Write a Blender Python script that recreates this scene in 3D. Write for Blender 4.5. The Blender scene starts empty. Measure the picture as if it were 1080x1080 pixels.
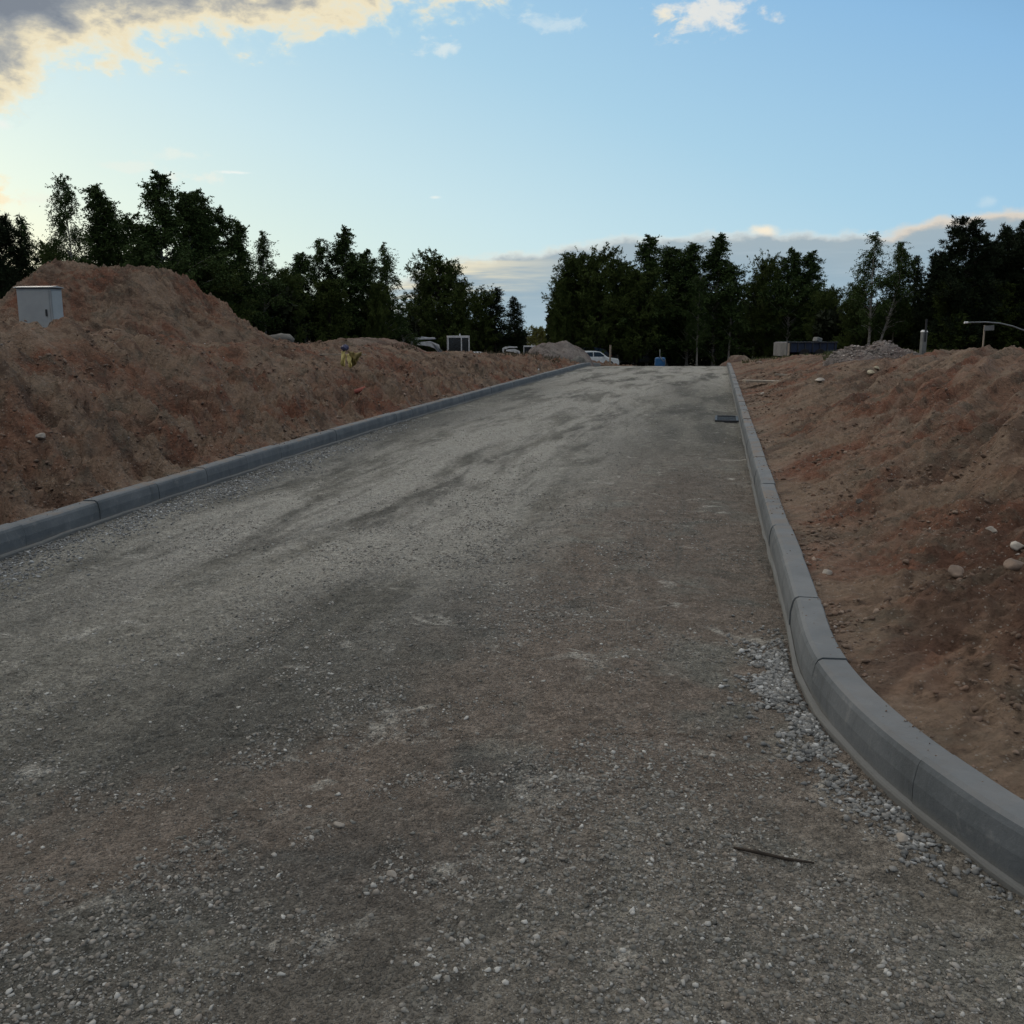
import bpy, math, random
import numpy as np
from mathutils import Vector, Matrix

random.seed(11)
rng = np.random.default_rng(11)
SC = bpy.context.scene
COL = SC.collection
PI = math.pi

# ------------------------------------------------------------------ camera model
CAM_H = 1.6
FOC = 1000.0 / 1080.0
PITCH = math.atan(190 / 1000.0)
SP, CP = math.sin(PITCH), math.cos(PITCH)

def ray(u, v):
    a = (u - 540) / 1000.0
    b = (540 - v) / 1000.0
    d = CP + b * SP
    return a / d, (-SP + b * CP) / d          # x/y , (z-cam)/y

def at(u, v, y):
    rx, rz = ray(u, v)
    return Vector((rx * y, y, CAM_H + rz * y))

def onroad(u, v, z=0.0):
    rx, rz = ray(u, v)
    y = (z - CAM_H) / rz
    return rx * y, y

# ------------------------------------------------------------------ numpy noise
def _hash(ix, iy, seed):
    n = (ix.astype(np.int64) * 374761393 + iy.astype(np.int64) * 668265263 + seed * 1274126177) & 0xFFFFFFFF
    n = ((n ^ (n >> 13)) * 1274126177) & 0xFFFFFFFF
    n = (n ^ (n >> 16)) & 0xFFFFFFFF
    return n.astype(np.float64) / 4294967295.0

def vnoise(x, y, seed=0):
    x = np.asarray(x, float); y = np.asarray(y, float)
    ix = np.floor(x); iy = np.floor(y)
    fx = x - ix; fy = y - iy
    ux = fx * fx * fx * (fx * (fx * 6 - 15) + 10)
    uy = fy * fy * fy * (fy * (fy * 6 - 15) + 10)
    def g(a, b):
        t = _hash(a, b, seed) * 2 * PI
        return np.cos(t) * (x - a) + np.sin(t) * (y - b)
    n00 = g(ix, iy); n10 = g(ix + 1, iy); n01 = g(ix, iy + 1); n11 = g(ix + 1, iy + 1)
    return 1.5 * ((n00 * (1 - ux) + n10 * ux) * (1 - uy) + (n01 * (1 - ux) + n11 * ux) * uy)

def fbm(x, y, octs=4, seed=0, gain=0.5, ridged=False):
    t = 0; a = 1.0
    c, s = math.cos(0.6), math.sin(0.6)
    for o in range(octs):
        n = vnoise(x, y, seed + o * 17)
        if ridged: n = 0.5 - np.abs(n) * 1.6
        t = t + n * a
        a *= gain
        x, y = (x * c - y * s) * 2.03 + 7.1, (x * s + y * c) * 2.03 + 3.7
    return t

def sstep(e0, e1, x):
    t = np.clip((np.asarray(x, float) - e0) / (e1 - e0), 0, 1)
    return t * t * (3 - 2 * t)

# ------------------------------------------------------------------ object helpers
def tag(o, label=None, cat=None, group=None, kind=None):
    if label: o['label'] = label
    if cat: o['category'] = cat
    if group: o['group'] = group
    if kind: o['kind'] = kind
    return o

def empty(name, loc, rz=0.0, label=None, cat=None, group=None):
    o = bpy.data.objects.new(name, None)
    COL.objects.link(o)
    o.location = loc
    o.rotation_euler = (0, 0, rz)
    return tag(o, label, cat, group)

def mesh_np(name, verts, faces, mat, parent=None, smooth=False):
    """faces: (n,k) int array"""
    verts = np.ascontiguousarray(verts, dtype=np.float32)
    faces = np.ascontiguousarray(faces, dtype=np.int32)
    me = bpy.data.meshes.new(name)
    n, k = faces.shape
    me.vertices.add(len(verts)); me.vertices.foreach_set('co', verts.ravel())
    me.loops.add(n * k); me.loops.foreach_set('vertex_index', faces.ravel())
    me.polygons.add(n)
    me.polygons.foreach_set('loop_start', np.arange(0, n * k, k, dtype=np.int32))
    me.polygons.foreach_set('loop_total', np.full(n, k, dtype=np.int32))
    me.update(calc_edges=True)
    if smooth: me.polygons.foreach_set('use_smooth', np.ones(n, dtype=bool))
    me.validate()
    me.materials.append(mat)
    o = bpy.data.objects.new(name, me)
    COL.objects.link(o)
    if parent: o.parent = parent
    return o

class MB:
    """collects polygons of any size for one mesh"""
    def __init__(s): s.v = []; s.f = []
    def add(s, vs, fs):
        n = len(s.v); s.v += [tuple(p) for p in vs]; s.f += [tuple(i + n for i in f) for f in fs]
    def box(s, c, size, rot=None, taper=(1, 1), shear=(0, 0)):
        x, y, z = size[0] / 2, size[1] / 2, size[2] / 2
        vs = []
        for k, (dx, dy, dz) in enumerate([(-1,-1,-1),(1,-1,-1),(1,1,-1),(-1,1,-1),(-1,-1,1),(1,-1,1),(1,1,1),(-1,1,1)]):
            tx, ty = (taper if dz > 0 else (1, 1))
            p = Vector((dx * x * tx + (shear[0] if dz > 0 else 0), dy * y * ty + (shear[1] if dz > 0 else 0), dz * z))
            if rot is not None: p = rot @ p
            vs.append(p + Vector(c))
        s.add(vs, [(0,3,2,1),(4,5,6,7),(0,1,5,4),(1,2,6,5),(2,3,7,6),(3,0,4,7)])
    def tube(s, pts, radii, n=8, cap=True):
        pts = [Vector(p) for p in pts]
        if not hasattr(radii, '__len__'): radii = [radii] * len(pts)
        base = len(s.v); ref = Vector((0.13, 0.31, 1)).normalized()
        for i, p in enumerate(pts):
            t = (pts[min(i + 1, len(pts) - 1)] - pts[max(i - 1, 0)]).normalized()
            if abs(t.dot(ref)) > .97: r2 = Vector((1, 0, 0))
            else: r2 = ref
            a = t.cross(r2).normalized(); b = t.cross(a)
            for k in range(n):
                th = 2 * PI * k / n
                s.v.append(tuple(p + (a * math.cos(th) + b * math.sin(th)) * radii[i]))
        for i in range(len(pts) - 1):
            for k in range(n):
                k2 = (k + 1) % n
                s.f.append((base + i * n + k, base + i * n + k2, base + (i + 1) * n + k2, base + (i + 1) * n + k))
        if cap:
            s.f.append(tuple(base + k for k in range(n))[::-1])
            s.f.append(tuple(base + (len(pts) - 1) * n + k for k in range(n)))
    def prism(s, prof, x0, x1, axis='x'):
        """profile of (a,b) pairs extruded; axis x: points (x,a,b)"""
        n = len(prof); vs = []
        for X in (x0, x1):
            for (a, b) in prof:
                vs.append((X, a, b) if axis == 'x' else (a, X, b) if axis == 'y' else (a, b, X))
        fs = [tuple(range(n))[::-1], tuple(range(n, 2 * n))]
        for i in range(n):
            j = (i + 1) % n
            fs.append((i, j, n + j, n + i))
        s.add(vs, fs)
    def build(s, name, mat, parent=None, bevel=0, smooth=False, segs=2):
        me = bpy.data.meshes.new(name)
        me.from_pydata(s.v, [], s.f)
        import bmesh
        bm = bmesh.new(); bm.from_mesh(me)
        bmesh.ops.recalc_face_normals(bm, faces=bm.faces[:])
        if bevel > 0:
            es = [e for e in bm.edges if len(e.link_faces) == 2 and e.calc_face_angle(0) > 0.5]
            bmesh.ops.bevel(bm, geom=es, offset=bevel, segments=segs, affect='EDGES', profile=0.5, clamp_overlap=True)
        if smooth:
            for f in bm.faces: f.smooth = True
        bm.to_mesh(me); bm.free()
        me.materials.append(mat)
        o = bpy.data.objects.new(name, me)
        COL.objects.link(o)
        if parent: o.parent = parent
        return o

def copy_tree(o, parent=None):
    c = o.copy(); COL.objects.link(c); c.parent = parent
    for ch in [q for q in SC.objects if q.parent == o]:
        copy_tree(ch, c)
    return c

# ------------------------------------------------------------------ materials
class NT:
    def __init__(s, tree): s.t = tree; s.n = tree.nodes; s.l = tree.links
    def node(s, typ, **kw):
        nd = s.n.new(typ)
        for k, v in kw.items(): setattr(nd, k, v)
        return nd
    def put(s, sock, val):
        if isinstance(val, bpy.types.NodeSocket): s.l.new(val, sock)
        elif val is not None:
            if hasattr(sock.default_value, '__len__') and not hasattr(val, '__len__'):
                sock.default_value = [val] * len(sock.default_value)
            elif hasattr(val, '__len__') and len(sock.default_value) == 4 and len(val) == 3:
                sock.default_value = tuple(val) + (1,)
            else: sock.default_value = val
    def m(s, op, a, b=None, c=None, clamp=False):
        nd = s.node('ShaderNodeMath', operation=op, use_clamp=clamp)
        s.put(nd.inputs[0], a)
        if b is not None: s.put(nd.inputs[1], b)
        if c is not None: s.put(nd.inputs[2], c)
        return nd.outputs[0]
    def vm(s, op, a, b=None):
        nd = s.node('ShaderNodeVectorMath', operation=op)
        s.put(nd.inputs[0], a)
        if b is not None: s.put(nd.inputs[1], b)
        return nd.outputs['Value'] if op in ('DOT_PRODUCT', 'LENGTH', 'DISTANCE') else nd.outputs[0]
    def smooth(s, x, e0, e1, o0=0.0, o1=1.0):
        nd = s.node('ShaderNodeMapRange', interpolation_type='SMOOTHSTEP')
        s.put(nd.inputs[0], x); s.put(nd.inputs[1], e0); s.put(nd.inputs[2], e1); s.put(nd.inputs[3], o0); s.put(nd.inputs[4], o1)
        return nd.outputs[0]
    def mix(s, f, a, b, blend='MIX'):
        nd = s.node('ShaderNodeMix', data_type='RGBA', blend_type=blend)
        s.put(nd.inputs[0], f); s.put(nd.inputs[6], a); s.put(nd.inputs[7], b)
        return nd.outputs[2]
    def noise(s, vec, scale, detail=4, rough=.55, dist=0, out=0):
        nd = s.node('ShaderNodeTexNoise')
        s.put(nd.inputs['Vector'], vec); nd.inputs['Scale'].default_value = scale
        nd.inputs['Detail'].default_value = detail; nd.inputs['Roughness'].default_value = rough
        nd.inputs['Distortion'].default_value = dist
        return nd.outputs[out]
    def voro(s, vec, scale, feature='F1', out='Distance', rnd=1.0):
        nd = s.node('ShaderNodeTexVoronoi', feature=feature)
        s.put(nd.inputs['Vector'], vec); nd.inputs['Scale'].default_value = scale
        nd.inputs['Randomness'].default_value = rnd
        return nd.outputs[out]
    def ramp(s, f, stops, interp='LINEAR'):
        nd = s.node('ShaderNodeValToRGB'); s.put(nd.inputs[0], f)
        cr = nd.color_ramp; cr.interpolation = interp
        while len(cr.elements) < len(stops): cr.elements.new(0.5)
        for e, (p, c) in zip(cr.elements, stops):
            e.position = p; e.color = (c, c, c, 1) if not hasattr(c, '__len__') else tuple(c) + (1,)
        return nd.outputs[0]
    def map(s, vec, rot=(0, 0, 0), scale=(1, 1, 1), loc=(0, 0, 0)):
        nd = s.node('ShaderNodeMapping')
        s.put(nd.inputs[0], vec); nd.inputs[1].default_value = loc; nd.inputs[2].default_value = rot; nd.inputs[3].default_value = scale
        return nd.outputs[0]
    def bump(s, h, strength=.5, dist=.02, normal=None):
        nd = s.node('ShaderNodeBump'); s.put(nd.inputs['Height'], h)
        nd.inputs['Strength'].default_value = strength; nd.inputs['Distance'].default_value = dist
        if normal is not None: s.put(nd.inputs['Normal'], normal)
        return nd.outputs[0]

def material(name):
    m = bpy.data.materials.new(name); m.use_nodes = True
    t = NT(m.node_tree)
    b = t.n.get('Principled BSDF')
    b.inputs['Specular IOR Level'].default_value = 0.25
    return m, t, b

def simple(name, col, rough=.7, metal=0, var=.18, scale=6, bump=.0, spec=.3):
    m, t, b = material(name)
    tc = t.node('ShaderNodeTexCoord').outputs['Object']
    n = t.noise(tc, scale, 5, .6)
    dark = tuple(c * (1 - var) for c in col); lite = tuple(min(1, c * (1 + var)) for c in col)
    t.put(b.inputs['Base Color'], t.mix(t.smooth(n, .35, .65), dark, lite))
    t.put(b.inputs['Roughness'], t.smooth(t.noise(tc, scale * 2.3, 3), .2, .8, rough - .08, min(1, rough + .08)))
    b.inputs['Metallic'].default_value = metal
    b.inputs['Specular IOR Level'].default_value = spec
    if bump: t.put(b.inputs['Normal'], t.bump(t.noise(tc, scale * 6, 4), bump, .01))
    return m

KROT = math.atan(.215)        # heading of the road, clockwise from +Y

def road_mat():
    m, t, b = material('compacted_crushed_stone')
    P = t.node('ShaderNodeTexCoord').outputs['Object']
    R = t.map(P, rot=(0, 0, KROT))                       # along-road coords (y along)
    st = t.map(R, scale=(1.0, .22, 1))
    big = t.noise(st, .9, 4, .55, .4)
    tracks = t.noise(t.map(R, scale=(1.4, .26, 1)), .9, 7, .66, .3)
    fine = t.noise(P, 28, 6, .7)
    mid = t.noise(P, 6, 5, .62, .5)
    grit = t.voro(P, 95, out='Color')
    gritv = t.node('ShaderNodeSeparateColor'); t.put(gritv.inputs[0], grit)
    grey = t.mix(t.smooth(mid, .3, .7), (.168, .165, .142), (.246, .240, .208))
    pale = (.45, .44, .395)
    brown = t.mix(t.smooth(mid, .35, .65), (.150, .125, .102), (.212, .178, .148))
    dark = (.110, .109, .096)
    # where brown fines were spread: right side and a diagonal band
    sep = t.node('ShaderNodeSeparateXYZ'); t.put(sep.inputs[0], P)
    X, Y = sep.outputs[0], sep.outputs[1]
    xr = t.m('SUBTRACT', X, t.m('MULTIPLY_ADD', Y, .215, .43))     # 0 at right kerb, negative to left
    rt = t.m('MULTIPLY', t.m('MULTIPLY', t.smooth(xr, -2.3, -1.2), t.smooth(Y, 16, 7)), t.smooth(Y, 2.2, 3.6, .35, 1.0))
    diag = t.m('ABSOLUTE', t.m('SUBTRACT', Y, t.m('MULTIPLY_ADD', X, .62, 3.62)))
    dg = t.m('MULTIPLY', t.smooth(t.m('ADD', diag, t.m('MULTIPLY', t.m('SUBTRACT', mid, .5), 1.1)), .62, .2), .9)
    bmask = t.m('MAXIMUM', rt, dg)
    bmask = t.m('MULTIPLY', bmask, t.smooth(t.noise(P, 1.7, 4, .6, .6), .30, .50))
    c = t.mix(t.smooth(big, .44, .60), grey, dark)
    def spot(px, py, rx, ry):
        a = t.m('DIVIDE', t.m('SUBTRACT', X, px), rx); b_ = t.m('DIVIDE', t.m('SUBTRACT', Y, py), ry)
        r = t.m('SQRT', t.m('ADD', t.m('MULTIPLY', a, a), t.m('MULTIPLY', b_, b_)))
        return t.smooth(t.m('ADD', r, t.m('MULTIPLY', t.m('SUBTRACT', mid, .5), 2.0)), 1.1, .5)
    sep = t.node('ShaderNodeSeparateXYZ'); t.put(sep.inputs[0], P)
    X, Y = sep.outputs[0], sep.outputs[1]
    loose = t.m('MAXIMUM', spot(*onroad(350, 900), .9, .35), t.m('MAXIMUM', spot(*onroad(500, 820), .7, .28), spot(*onroad(520, 640), .7, .8)))
    c = t.mix(t.m('MULTIPLY', loose, .75), c, (.078, .079, .074))
    c = t.mix(bmask, c, brown)
    # pale compacted wheel tracks down the left of the middle
    lane = t.m('MULTIPLY', t.smooth(t.m('ABSOLUTE', t.m('ADD', xr, 3.5)), 2.9, .6), t.smooth(Y, 3.5, 8))
    lane = t.m('MAXIMUM', lane, t.m('MULTIPLY', t.smooth(Y, 22, 36), .9))
    pm = t.m('MAXIMUM', t.smooth(t.noise(P, 2.6, 5, .65, .9), .57, .70), t.m('MULTIPLY', lane, t.smooth(tracks, .38, .54)))
    c = t.mix(t.m('MULTIPLY', pm, .8), c, pale)
    # darker damp streaks
    c = t.mix(t.m('MULTIPLY', t.smooth(t.noise(t.map(R, scale=(2.4, .35, 1)), 1.3, 5, .6, .8), .55, .70), .50), c, dark)
    # single small stones seen in the surface
    gm = t.m('MULTIPLY', t.smooth(gritv.outputs[0], .80, .97), t.smooth(t.voro(P, 95), .42, .25))
    c = t.mix(t.m('MULTIPLY', gm, .55), c, (.40, .40, .37))
    c = t.mix(t.m('MULTIPLY', t.smooth(gritv.outputs[1], .72, .95), .45), c, (.055, .055, .05))
    c = t.mix(1.0, c, t.mix(fine, (.15, .15, .15), (1.85, 1.85, 1.85)), 'MULTIPLY')
    c = t.mix(.6, c, t.mix(t.noise(P, 11, 5, .7, .2), (.2, .2, .2), (1.8, 1.8, 1.8)), 'MULTIPLY')
    t.put(b.inputs['Base Color'], c)
    b.inputs['Roughness'].default_value = .92
    b.inputs['Specular IOR Level'].default_value = .18
    h = t.m('ADD', t.m('MULTIPLY', fine, .6), t.m('MULTIPLY', t.smooth(t.voro(P, 60), .6, .1), .55))
    h = t.m('ADD', h, t.m('MULTIPLY', t.smooth(t.voro(P, 130), .6, .1), .3))
    t.put(b.inputs['Normal'], t.bump(h, 1.0, .022))
    return m

def dirt_mat(name, warm=1.0, light=1.0, sat=1.0):
    m, t, b = material(name)
    P = t.node('ShaderNodeTexCoord').outputs['Object']
    geo = t.node('ShaderNodeNewGeometry')
    W = geo.outputs['Position']
    n1 = t.noise(W, .55, 4, .6, .8)
    n2 = t.noise(W, 2.4, 5, .65, .6)
    n3 = t.noise(W, 19, 6, .72)
    L = light
    red = (.168 * L, .082 * L * (2 - warm) ** .3, .054 * L)
    tan = (.200 * L, .146 * L, .106 * L)
    grey = (.110 * L, .096 * L, .074 * L)
    dk = (.045 * L, .030 * L, .023 * L)
    c = t.mix(t.smooth(n1, .42, .62), tan, red)
    # bands smeared by the digger bucket, running up each bank
    sx = t.node('ShaderNodeSeparateXYZ'); t.put(sx.inputs[0], W)
    sideR = t.smooth(t.m('SUBTRACT', sx.outputs[0], t.m('MULTIPLY', sx.outputs[1], .1)), -.2, .2)
    stR = t.noise(t.map(t.map(W, rot=(0, 0, -.85)), rot=(0, 0, 0), scale=(.16, 1.5, 1)), 1.6, 3, .55, .3)
    stL = t.noise(t.map(t.map(W, rot=(0, 0, .75)), rot=(0, 0, 0), scale=(.30, 1.5, 1)), 1.7, 3.5, .58, .6)
    st = t.m('ADD', t.m('MULTIPLY', stR, sideR), t.m('MULTIPLY', stL, t.m('SUBTRACT', 1, sideR)))
    c = t.mix(t.m('MULTIPLY', t.smooth(st, .52, .60), .60), c, (.070 * L, .045 * L, .034 * L))
    c = t.mix(t.m('MULTIPLY', t.smooth(st, .46, .38), .55), c, (.235 * L, .175 * L, .130 * L))
    c = t.mix(t.m('MULTIPLY', t.smooth(n2, .50, .66), .65), c, grey)
    c = t.mix(t.m('MULTIPLY', t.smooth(t.noise(W, 5.5, 5, .65, .4), .54, .70), .7), c, dk)
    # broad paler patches at random over the soil
    c = t.mix(t.m('MULTIPLY', t.smooth(t.noise(W, 1.3, 3, .5, .3), .55, .72), .45), c, (.225 * L, .178 * L, .138 * L))
    v = t.voro(W, 60, out='Color')
    sc = t.node('ShaderNodeSeparateColor'); t.put(sc.inputs[0], v)
    c = t.mix(t.m('MULTIPLY', t.m('MULTIPLY', t.smooth(sc.outputs[0], .82, .95), t.smooth(t.voro(W, 60), .42, .28)), .6), c, (.30, .275, .24))
    c = t.mix(1.0, c, t.mix(n3, (.30, .30, .30), (1.70, 1.70, 1.70)), 'MULTIPLY')
    if sat != 1.0:
        hs = t.node('ShaderNodeHueSaturation'); hs.inputs['Saturation'].default_value = sat; t.put(hs.inputs['Color'], c); c = hs.outputs[0]
    t.put(b.inputs['Base Color'], c)
    b.inputs['Roughness'].default_value = .95
    b.inputs['Specular IOR Level'].default_value = .12
    h = t.m('ADD', n3, t.m('MULTIPLY', t.noise(W, 70, 4, .7), .35))
    h = t.m('ADD', h, t.m('MULTIPLY', st, -1.6))
    h = t.m('ADD', h, t.m('MULTIPLY', n2, 1.2))
    h = t.m('ADD', h, t.m('MULTIPLY', t.smooth(t.voro(W, 26), .55, .1), .35))
    t.put(b.inputs['Normal'], t.bump(h, .9, .045))
    return m

def ground_mat():
    m, t, b = material('rough_meadow_soil')
    W = t.node('ShaderNodeNewGeometry').outputs['Position']
    n2 = t.noise(W, .6, 5, .65, .6)
    n3 = t.noise(W, 7, 6, .7)
    c = t.mix(t.smooth(n2, .35, .65), (.045, .052, .026), (.085, .072, .045))
    c = t.mix(.7, c, t.mix(n3, (.3, .3, .3), (1.7, 1.7, 1.7)), 'MULTIPLY')
    t.put(b.inputs['Base Color'], c); b.inputs['Roughness'].default_value = .95
    t.put(b.inputs['Normal'], t.bump(n3, .8, .08))
    return m

def concrete_mat():
    m, t, b = material('cast_concrete')
    W = t.node('ShaderNodeNewGeometry').outputs['Position']
    isl = t.node('ShaderNodeNewGeometry').outputs['Random Per Island']
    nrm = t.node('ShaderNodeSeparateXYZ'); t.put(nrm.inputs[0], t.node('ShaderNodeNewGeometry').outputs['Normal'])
    pos = t.node('ShaderNodeSeparateXYZ'); t.put(pos.inputs[0], W)
    n1 = t.noise(W, 3.0, 5, .6, .3); n2 = t.noise(W, 60, 4, .7)
    c = t.mix(t.smooth(n1, .3, .7), (.098, .114, .125), (.145, .162, .173))
    stain = t.noise(t.map(W, scale=(1, 1, .25)), 5.5, 6, .68, .5)
    c = t.mix(t.m('MULTIPLY', t.smooth(stain, .50, .68), .55), c, (.075, .085, .09))
    c = t.mix(t.m('MULTIPLY', t.smooth(t.noise(W, 9, 5, .7, .4), .56, .70), .4), c, (.24, .25, .25))
    c = t.mix(.35, c, t.mix(isl, (.75, .76, .78), (1.18, 1.17, 1.15)), 'MULTIPLY')
    c = t.mix(.5, c, t.mix(n2, (.6, .6, .6), (1.4, 1.4, 1.4)), 'MULTIPLY')
    # soil spilled on the top and splashed along the foot
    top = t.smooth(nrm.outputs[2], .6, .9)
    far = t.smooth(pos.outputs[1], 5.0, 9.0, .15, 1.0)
    c = t.mix(t.m('MULTIPLY', top, .62), c, t.mix(n1, (.140, .152, .160), (.215, .223, .226)))  # upward faces painted paler than the sides, as if lit by the sky
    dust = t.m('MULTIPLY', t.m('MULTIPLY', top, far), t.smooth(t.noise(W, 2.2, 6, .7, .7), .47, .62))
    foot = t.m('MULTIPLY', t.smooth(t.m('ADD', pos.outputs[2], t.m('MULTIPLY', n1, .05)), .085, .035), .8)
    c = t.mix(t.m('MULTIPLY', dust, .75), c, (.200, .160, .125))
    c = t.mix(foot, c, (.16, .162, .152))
    # pores
    pv = t.voro(W, 120, out='Distance')
    c = t.mix(t.m('MULTIPLY', t.smooth(pv, .16, .08), .45), c, (.10, .11, .12))
    t.put(b.inputs['Base Color'], c); b.inputs['Roughness'].default_value = .85
    b.inputs['Specular IOR Level'].default_value = .25
    t.put(b.inputs['Normal'], t.bump(t.m('ADD', n2, t.m('MULTIPLY', n1, 2.0)), .35, .006))
    return m

def stone_mat(name, lo, hi, tint):
    m, t, b = material(name)
    g = t.node('ShaderNodeNewGeometry')
    W = g.outputs['Position']
    r = g.outputs['Random Per Island']
    c = t.ramp(r, [(0, lo), (.45, tuple((a + d) / 2 for a, d in zip(lo, hi))), (.82, tint), (.93, hi), (1, tuple(min(1, h * 1.45) for h in hi))])
    n = t.noise(W, 70, 4, .65)
    c = t.mix(.6, c, t.mix(n, (.5, .5, .5), (1.5, 1.5, 1.5)), 'MULTIPLY')
    t.put(b.inputs['Base Color'], c); b.inputs['Roughness'].default_value = .85
    t.put(b.inputs['Normal'], t.bump(n, .4, .006))
    return m

def leaf_mat(name, a, bcol):
    m, t, b = material(name)
    g = t.node('ShaderNodeNewGeometry')
    r = g.outputs['Random Per Island']
    n = t.noise(g.outputs['Position'], .9, 3, .5)
    f = t.m('MULTIPLY_ADD', r, .55, t.m('MULTIPLY', t.smooth(n, .3, .7), .45))
    t.put(b.inputs['Base Color'], t.mix(f, a, bcol))
    b.inputs['Roughness'].default_value = .8
    b.inputs['Specular IOR Level'].default_value = .1
    return m

def birch_bark():
    m, t, b = material('birch_bark')
    P = t.node('ShaderNodeTexCoord').outputs['Object']
    marks = t.noise(t.map(P, scale=(3, 3, 11)), 2.2, 4, .7, .3)
    z = t.node('ShaderNodeSeparateXYZ'); t.put(z.inputs[0], P)
    c = t.mix(t.smooth(marks, .52, .60), (.30, .29, .26), (.035, .032, .028))
    t.put(b.inputs['Base Color'], c); b.inputs['Roughness'].default_value = .8
    return m

M = dict(
    road=road_mat(),
    dirt=dirt_mat('excavated_clay_soil'),
    dirt_dry=dirt_mat('dry_sandy_soil', .9, .95, .8),
    dirt_grey=dirt_mat('grey_stony_soil', 1.0, 1.05, .42),
    ground=ground_mat(),
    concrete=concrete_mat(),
    gravel=stone_mat('crushed_gravel', (.095, .095, .085), (.34, .34, .32), (.22, .195, .165)),
    bluegravel=stone_mat('blue_grey_chippings', (.095, .10, .10), (.36, .372, .37), (.21, .205, .19)),
    clod=stone_mat('soil_clods', (.110, .076, .056), (.210, .162, .126), (.165, .105, .075)),
    rubble=stone_mat('rubble_stone', (.12, .105, .098), (.33, .30, .275), (.22, .185, .165)),
    palerock=simple('pale_fieldstone', (.34, .31, .27), .85, var=.3, scale=5, bump=.6),
    creamstone=simple('cream_stone', (.40, .36, .26), .8, var=.25, scale=5, bump=.5),
    greyrock=simple('grey_fieldstone', (.13, .125, .112), .85, var=.3, scale=6, bump=.6),
    brownrock=simple('brown_fieldstone', (.19, .145, .115), .9, var=.3, scale=6, bump=.6),
    heapgrey=stone_mat('heap_grey', (.10, .095, .085), (.28, .265, .235), (.2, .18, .15)),
    leafA=leaf_mat('birch_leaves', (.018, .034, .010), (.062, .098, .030)),
    leafB=leaf_mat('willow_leaves', (.022, .036, .009), (.078, .108, .028)),
    leafC=leaf_mat('pine_needles', (.006, .013, .006), (.022, .034, .015)),
    leafY=leaf_mat('sunlit_yellow_green_leaves', (.10, .11, .03), (.22, .22, .07)),  # sunlight on the far tree is painted into these leaf colours
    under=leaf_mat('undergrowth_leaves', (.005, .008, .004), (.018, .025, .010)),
    grass=leaf_mat('dull_grass', (.045, .058, .024), (.10, .105, .05)),
    drygrass=leaf_mat('dry_grass', (.060, .055, .035), (.125, .105, .07)),
    birchbark=birch_bark(),
    bark=simple('dark_bark', (.035, .028, .022), .9, var=.35, scale=9, bump=.4),
    cabinet=simple('grey_white_painted_steel', (.30, .325, .335), .55, var=.06, scale=3),
    cabinet_side=simple('paler_cabinet_steel', (.33, .375, .395), .5, var=.06, scale=3),  # paler, bluer copy of the cabinet grey for its right end
    seam=simple('dark_seam', (.03, .032, .035), .6),
    whitepaint=simple('white_machine_paint', (.55, .57, .58), .5, var=.15, scale=4),
    greypaint=simple('grey_machine_paint', (.26, .29, .34), .5, var=.2, scale=4),
    glass=simple('dark_glass', (.012, .018, .022), .12, var=.1, spec=.6),
    rubber=simple('black_rubber', (.015, .015, .015), .85),
    darksteel=simple('dark_steel', (.045, .046, .05), .5, metal=.6, var=.25),
    galv=simple('galvanised_steel', (.36, .38, .39), .5, metal=.3, var=.2),
    carwhite=simple('white_car_paint', (.62, .68, .70), .3, var=.04, spec=.5),
    cardark=simple('dark_blue_car_paint', (.018, .026, .042), .3, var=.1, spec=.5),
    cargrey=simple('grey_car_paint', (.045, .052, .060), .35, var=.1, spec=.5),
    lampred=simple('red_lamp_plastic', (.25, .02, .015), .3),
    blueplastic=simple('blue_plastic', (.02, .10, .24), .45, var=.15),
    navy=simple('navy_painted_steel', (.014, .022, .046), .55, var=.25, scale=2),
    palegrey=simple('weathered_pale_board', (.14, .148, .148), .8, var=.2, scale=4),
    wood=simple('weathered_timber', (.28, .24, .19), .85, var=.25, scale=7),
    cream=simple('cream_plastic_sheet', (.52, .44, .17), .55, var=.2, scale=5),
    olive=simple('olive_plastic_sheet', (.17, .13, .04), .6, var=.3, scale=5),
    bluebag=simple('dark_blue_bag', (.05, .055, .11), .5, var=.3, scale=8),
    brick=simple('red_clay_pipe', (.27, .085, .065), .75, var=.2, scale=9),
    pipe=simple('pale_grey_pipe', (.17, .19, .20), .5, var=.1),
    shed=simple('dark_shed_boards', (.020, .024, .030), .8, var=.3, scale=3),
)

# ------------------------------------------------------------------ road lines
def xr_line(y): return .43 + .215 * np.asarray(y, float)
LY = [-6, 0, 4, 6.67, 8, 10.4, 13, 17.2, 20.6, 25.4, 31, 37.9, 50, 60]
LX = [-4.9, -4.35, -3.98, -3.70, -3.5, -3.16, -2.72, -1.98, -1.30, -.38, .72, 2.12, 4.4, 6.4]
def xl_line(y):
    # smooth interpolation (Catmull-like through numpy: dense linear then box filter)
    return np.interp(y, _ly, _lx)
_ly = np.linspace(-6, 60, 1321)
_lx = np.interp(_ly, LY, LX)
_k = np.ones(81) / 81
_lx = np.convolve(np.pad(_lx, 40, mode='reflect', reflect_type='odd'), _k, mode='valid')

def crest(y):
    y = np.asarray(y, float)
    t = np.maximum(y - 42, 0)
    return -np.where(t < 8, t * t / 16 * .042, .168 + (t - 8) * .042) * np.where(y > 120, 1, 1) 
def crestc(y):
    return crest(np.minimum(y, 120))

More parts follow.
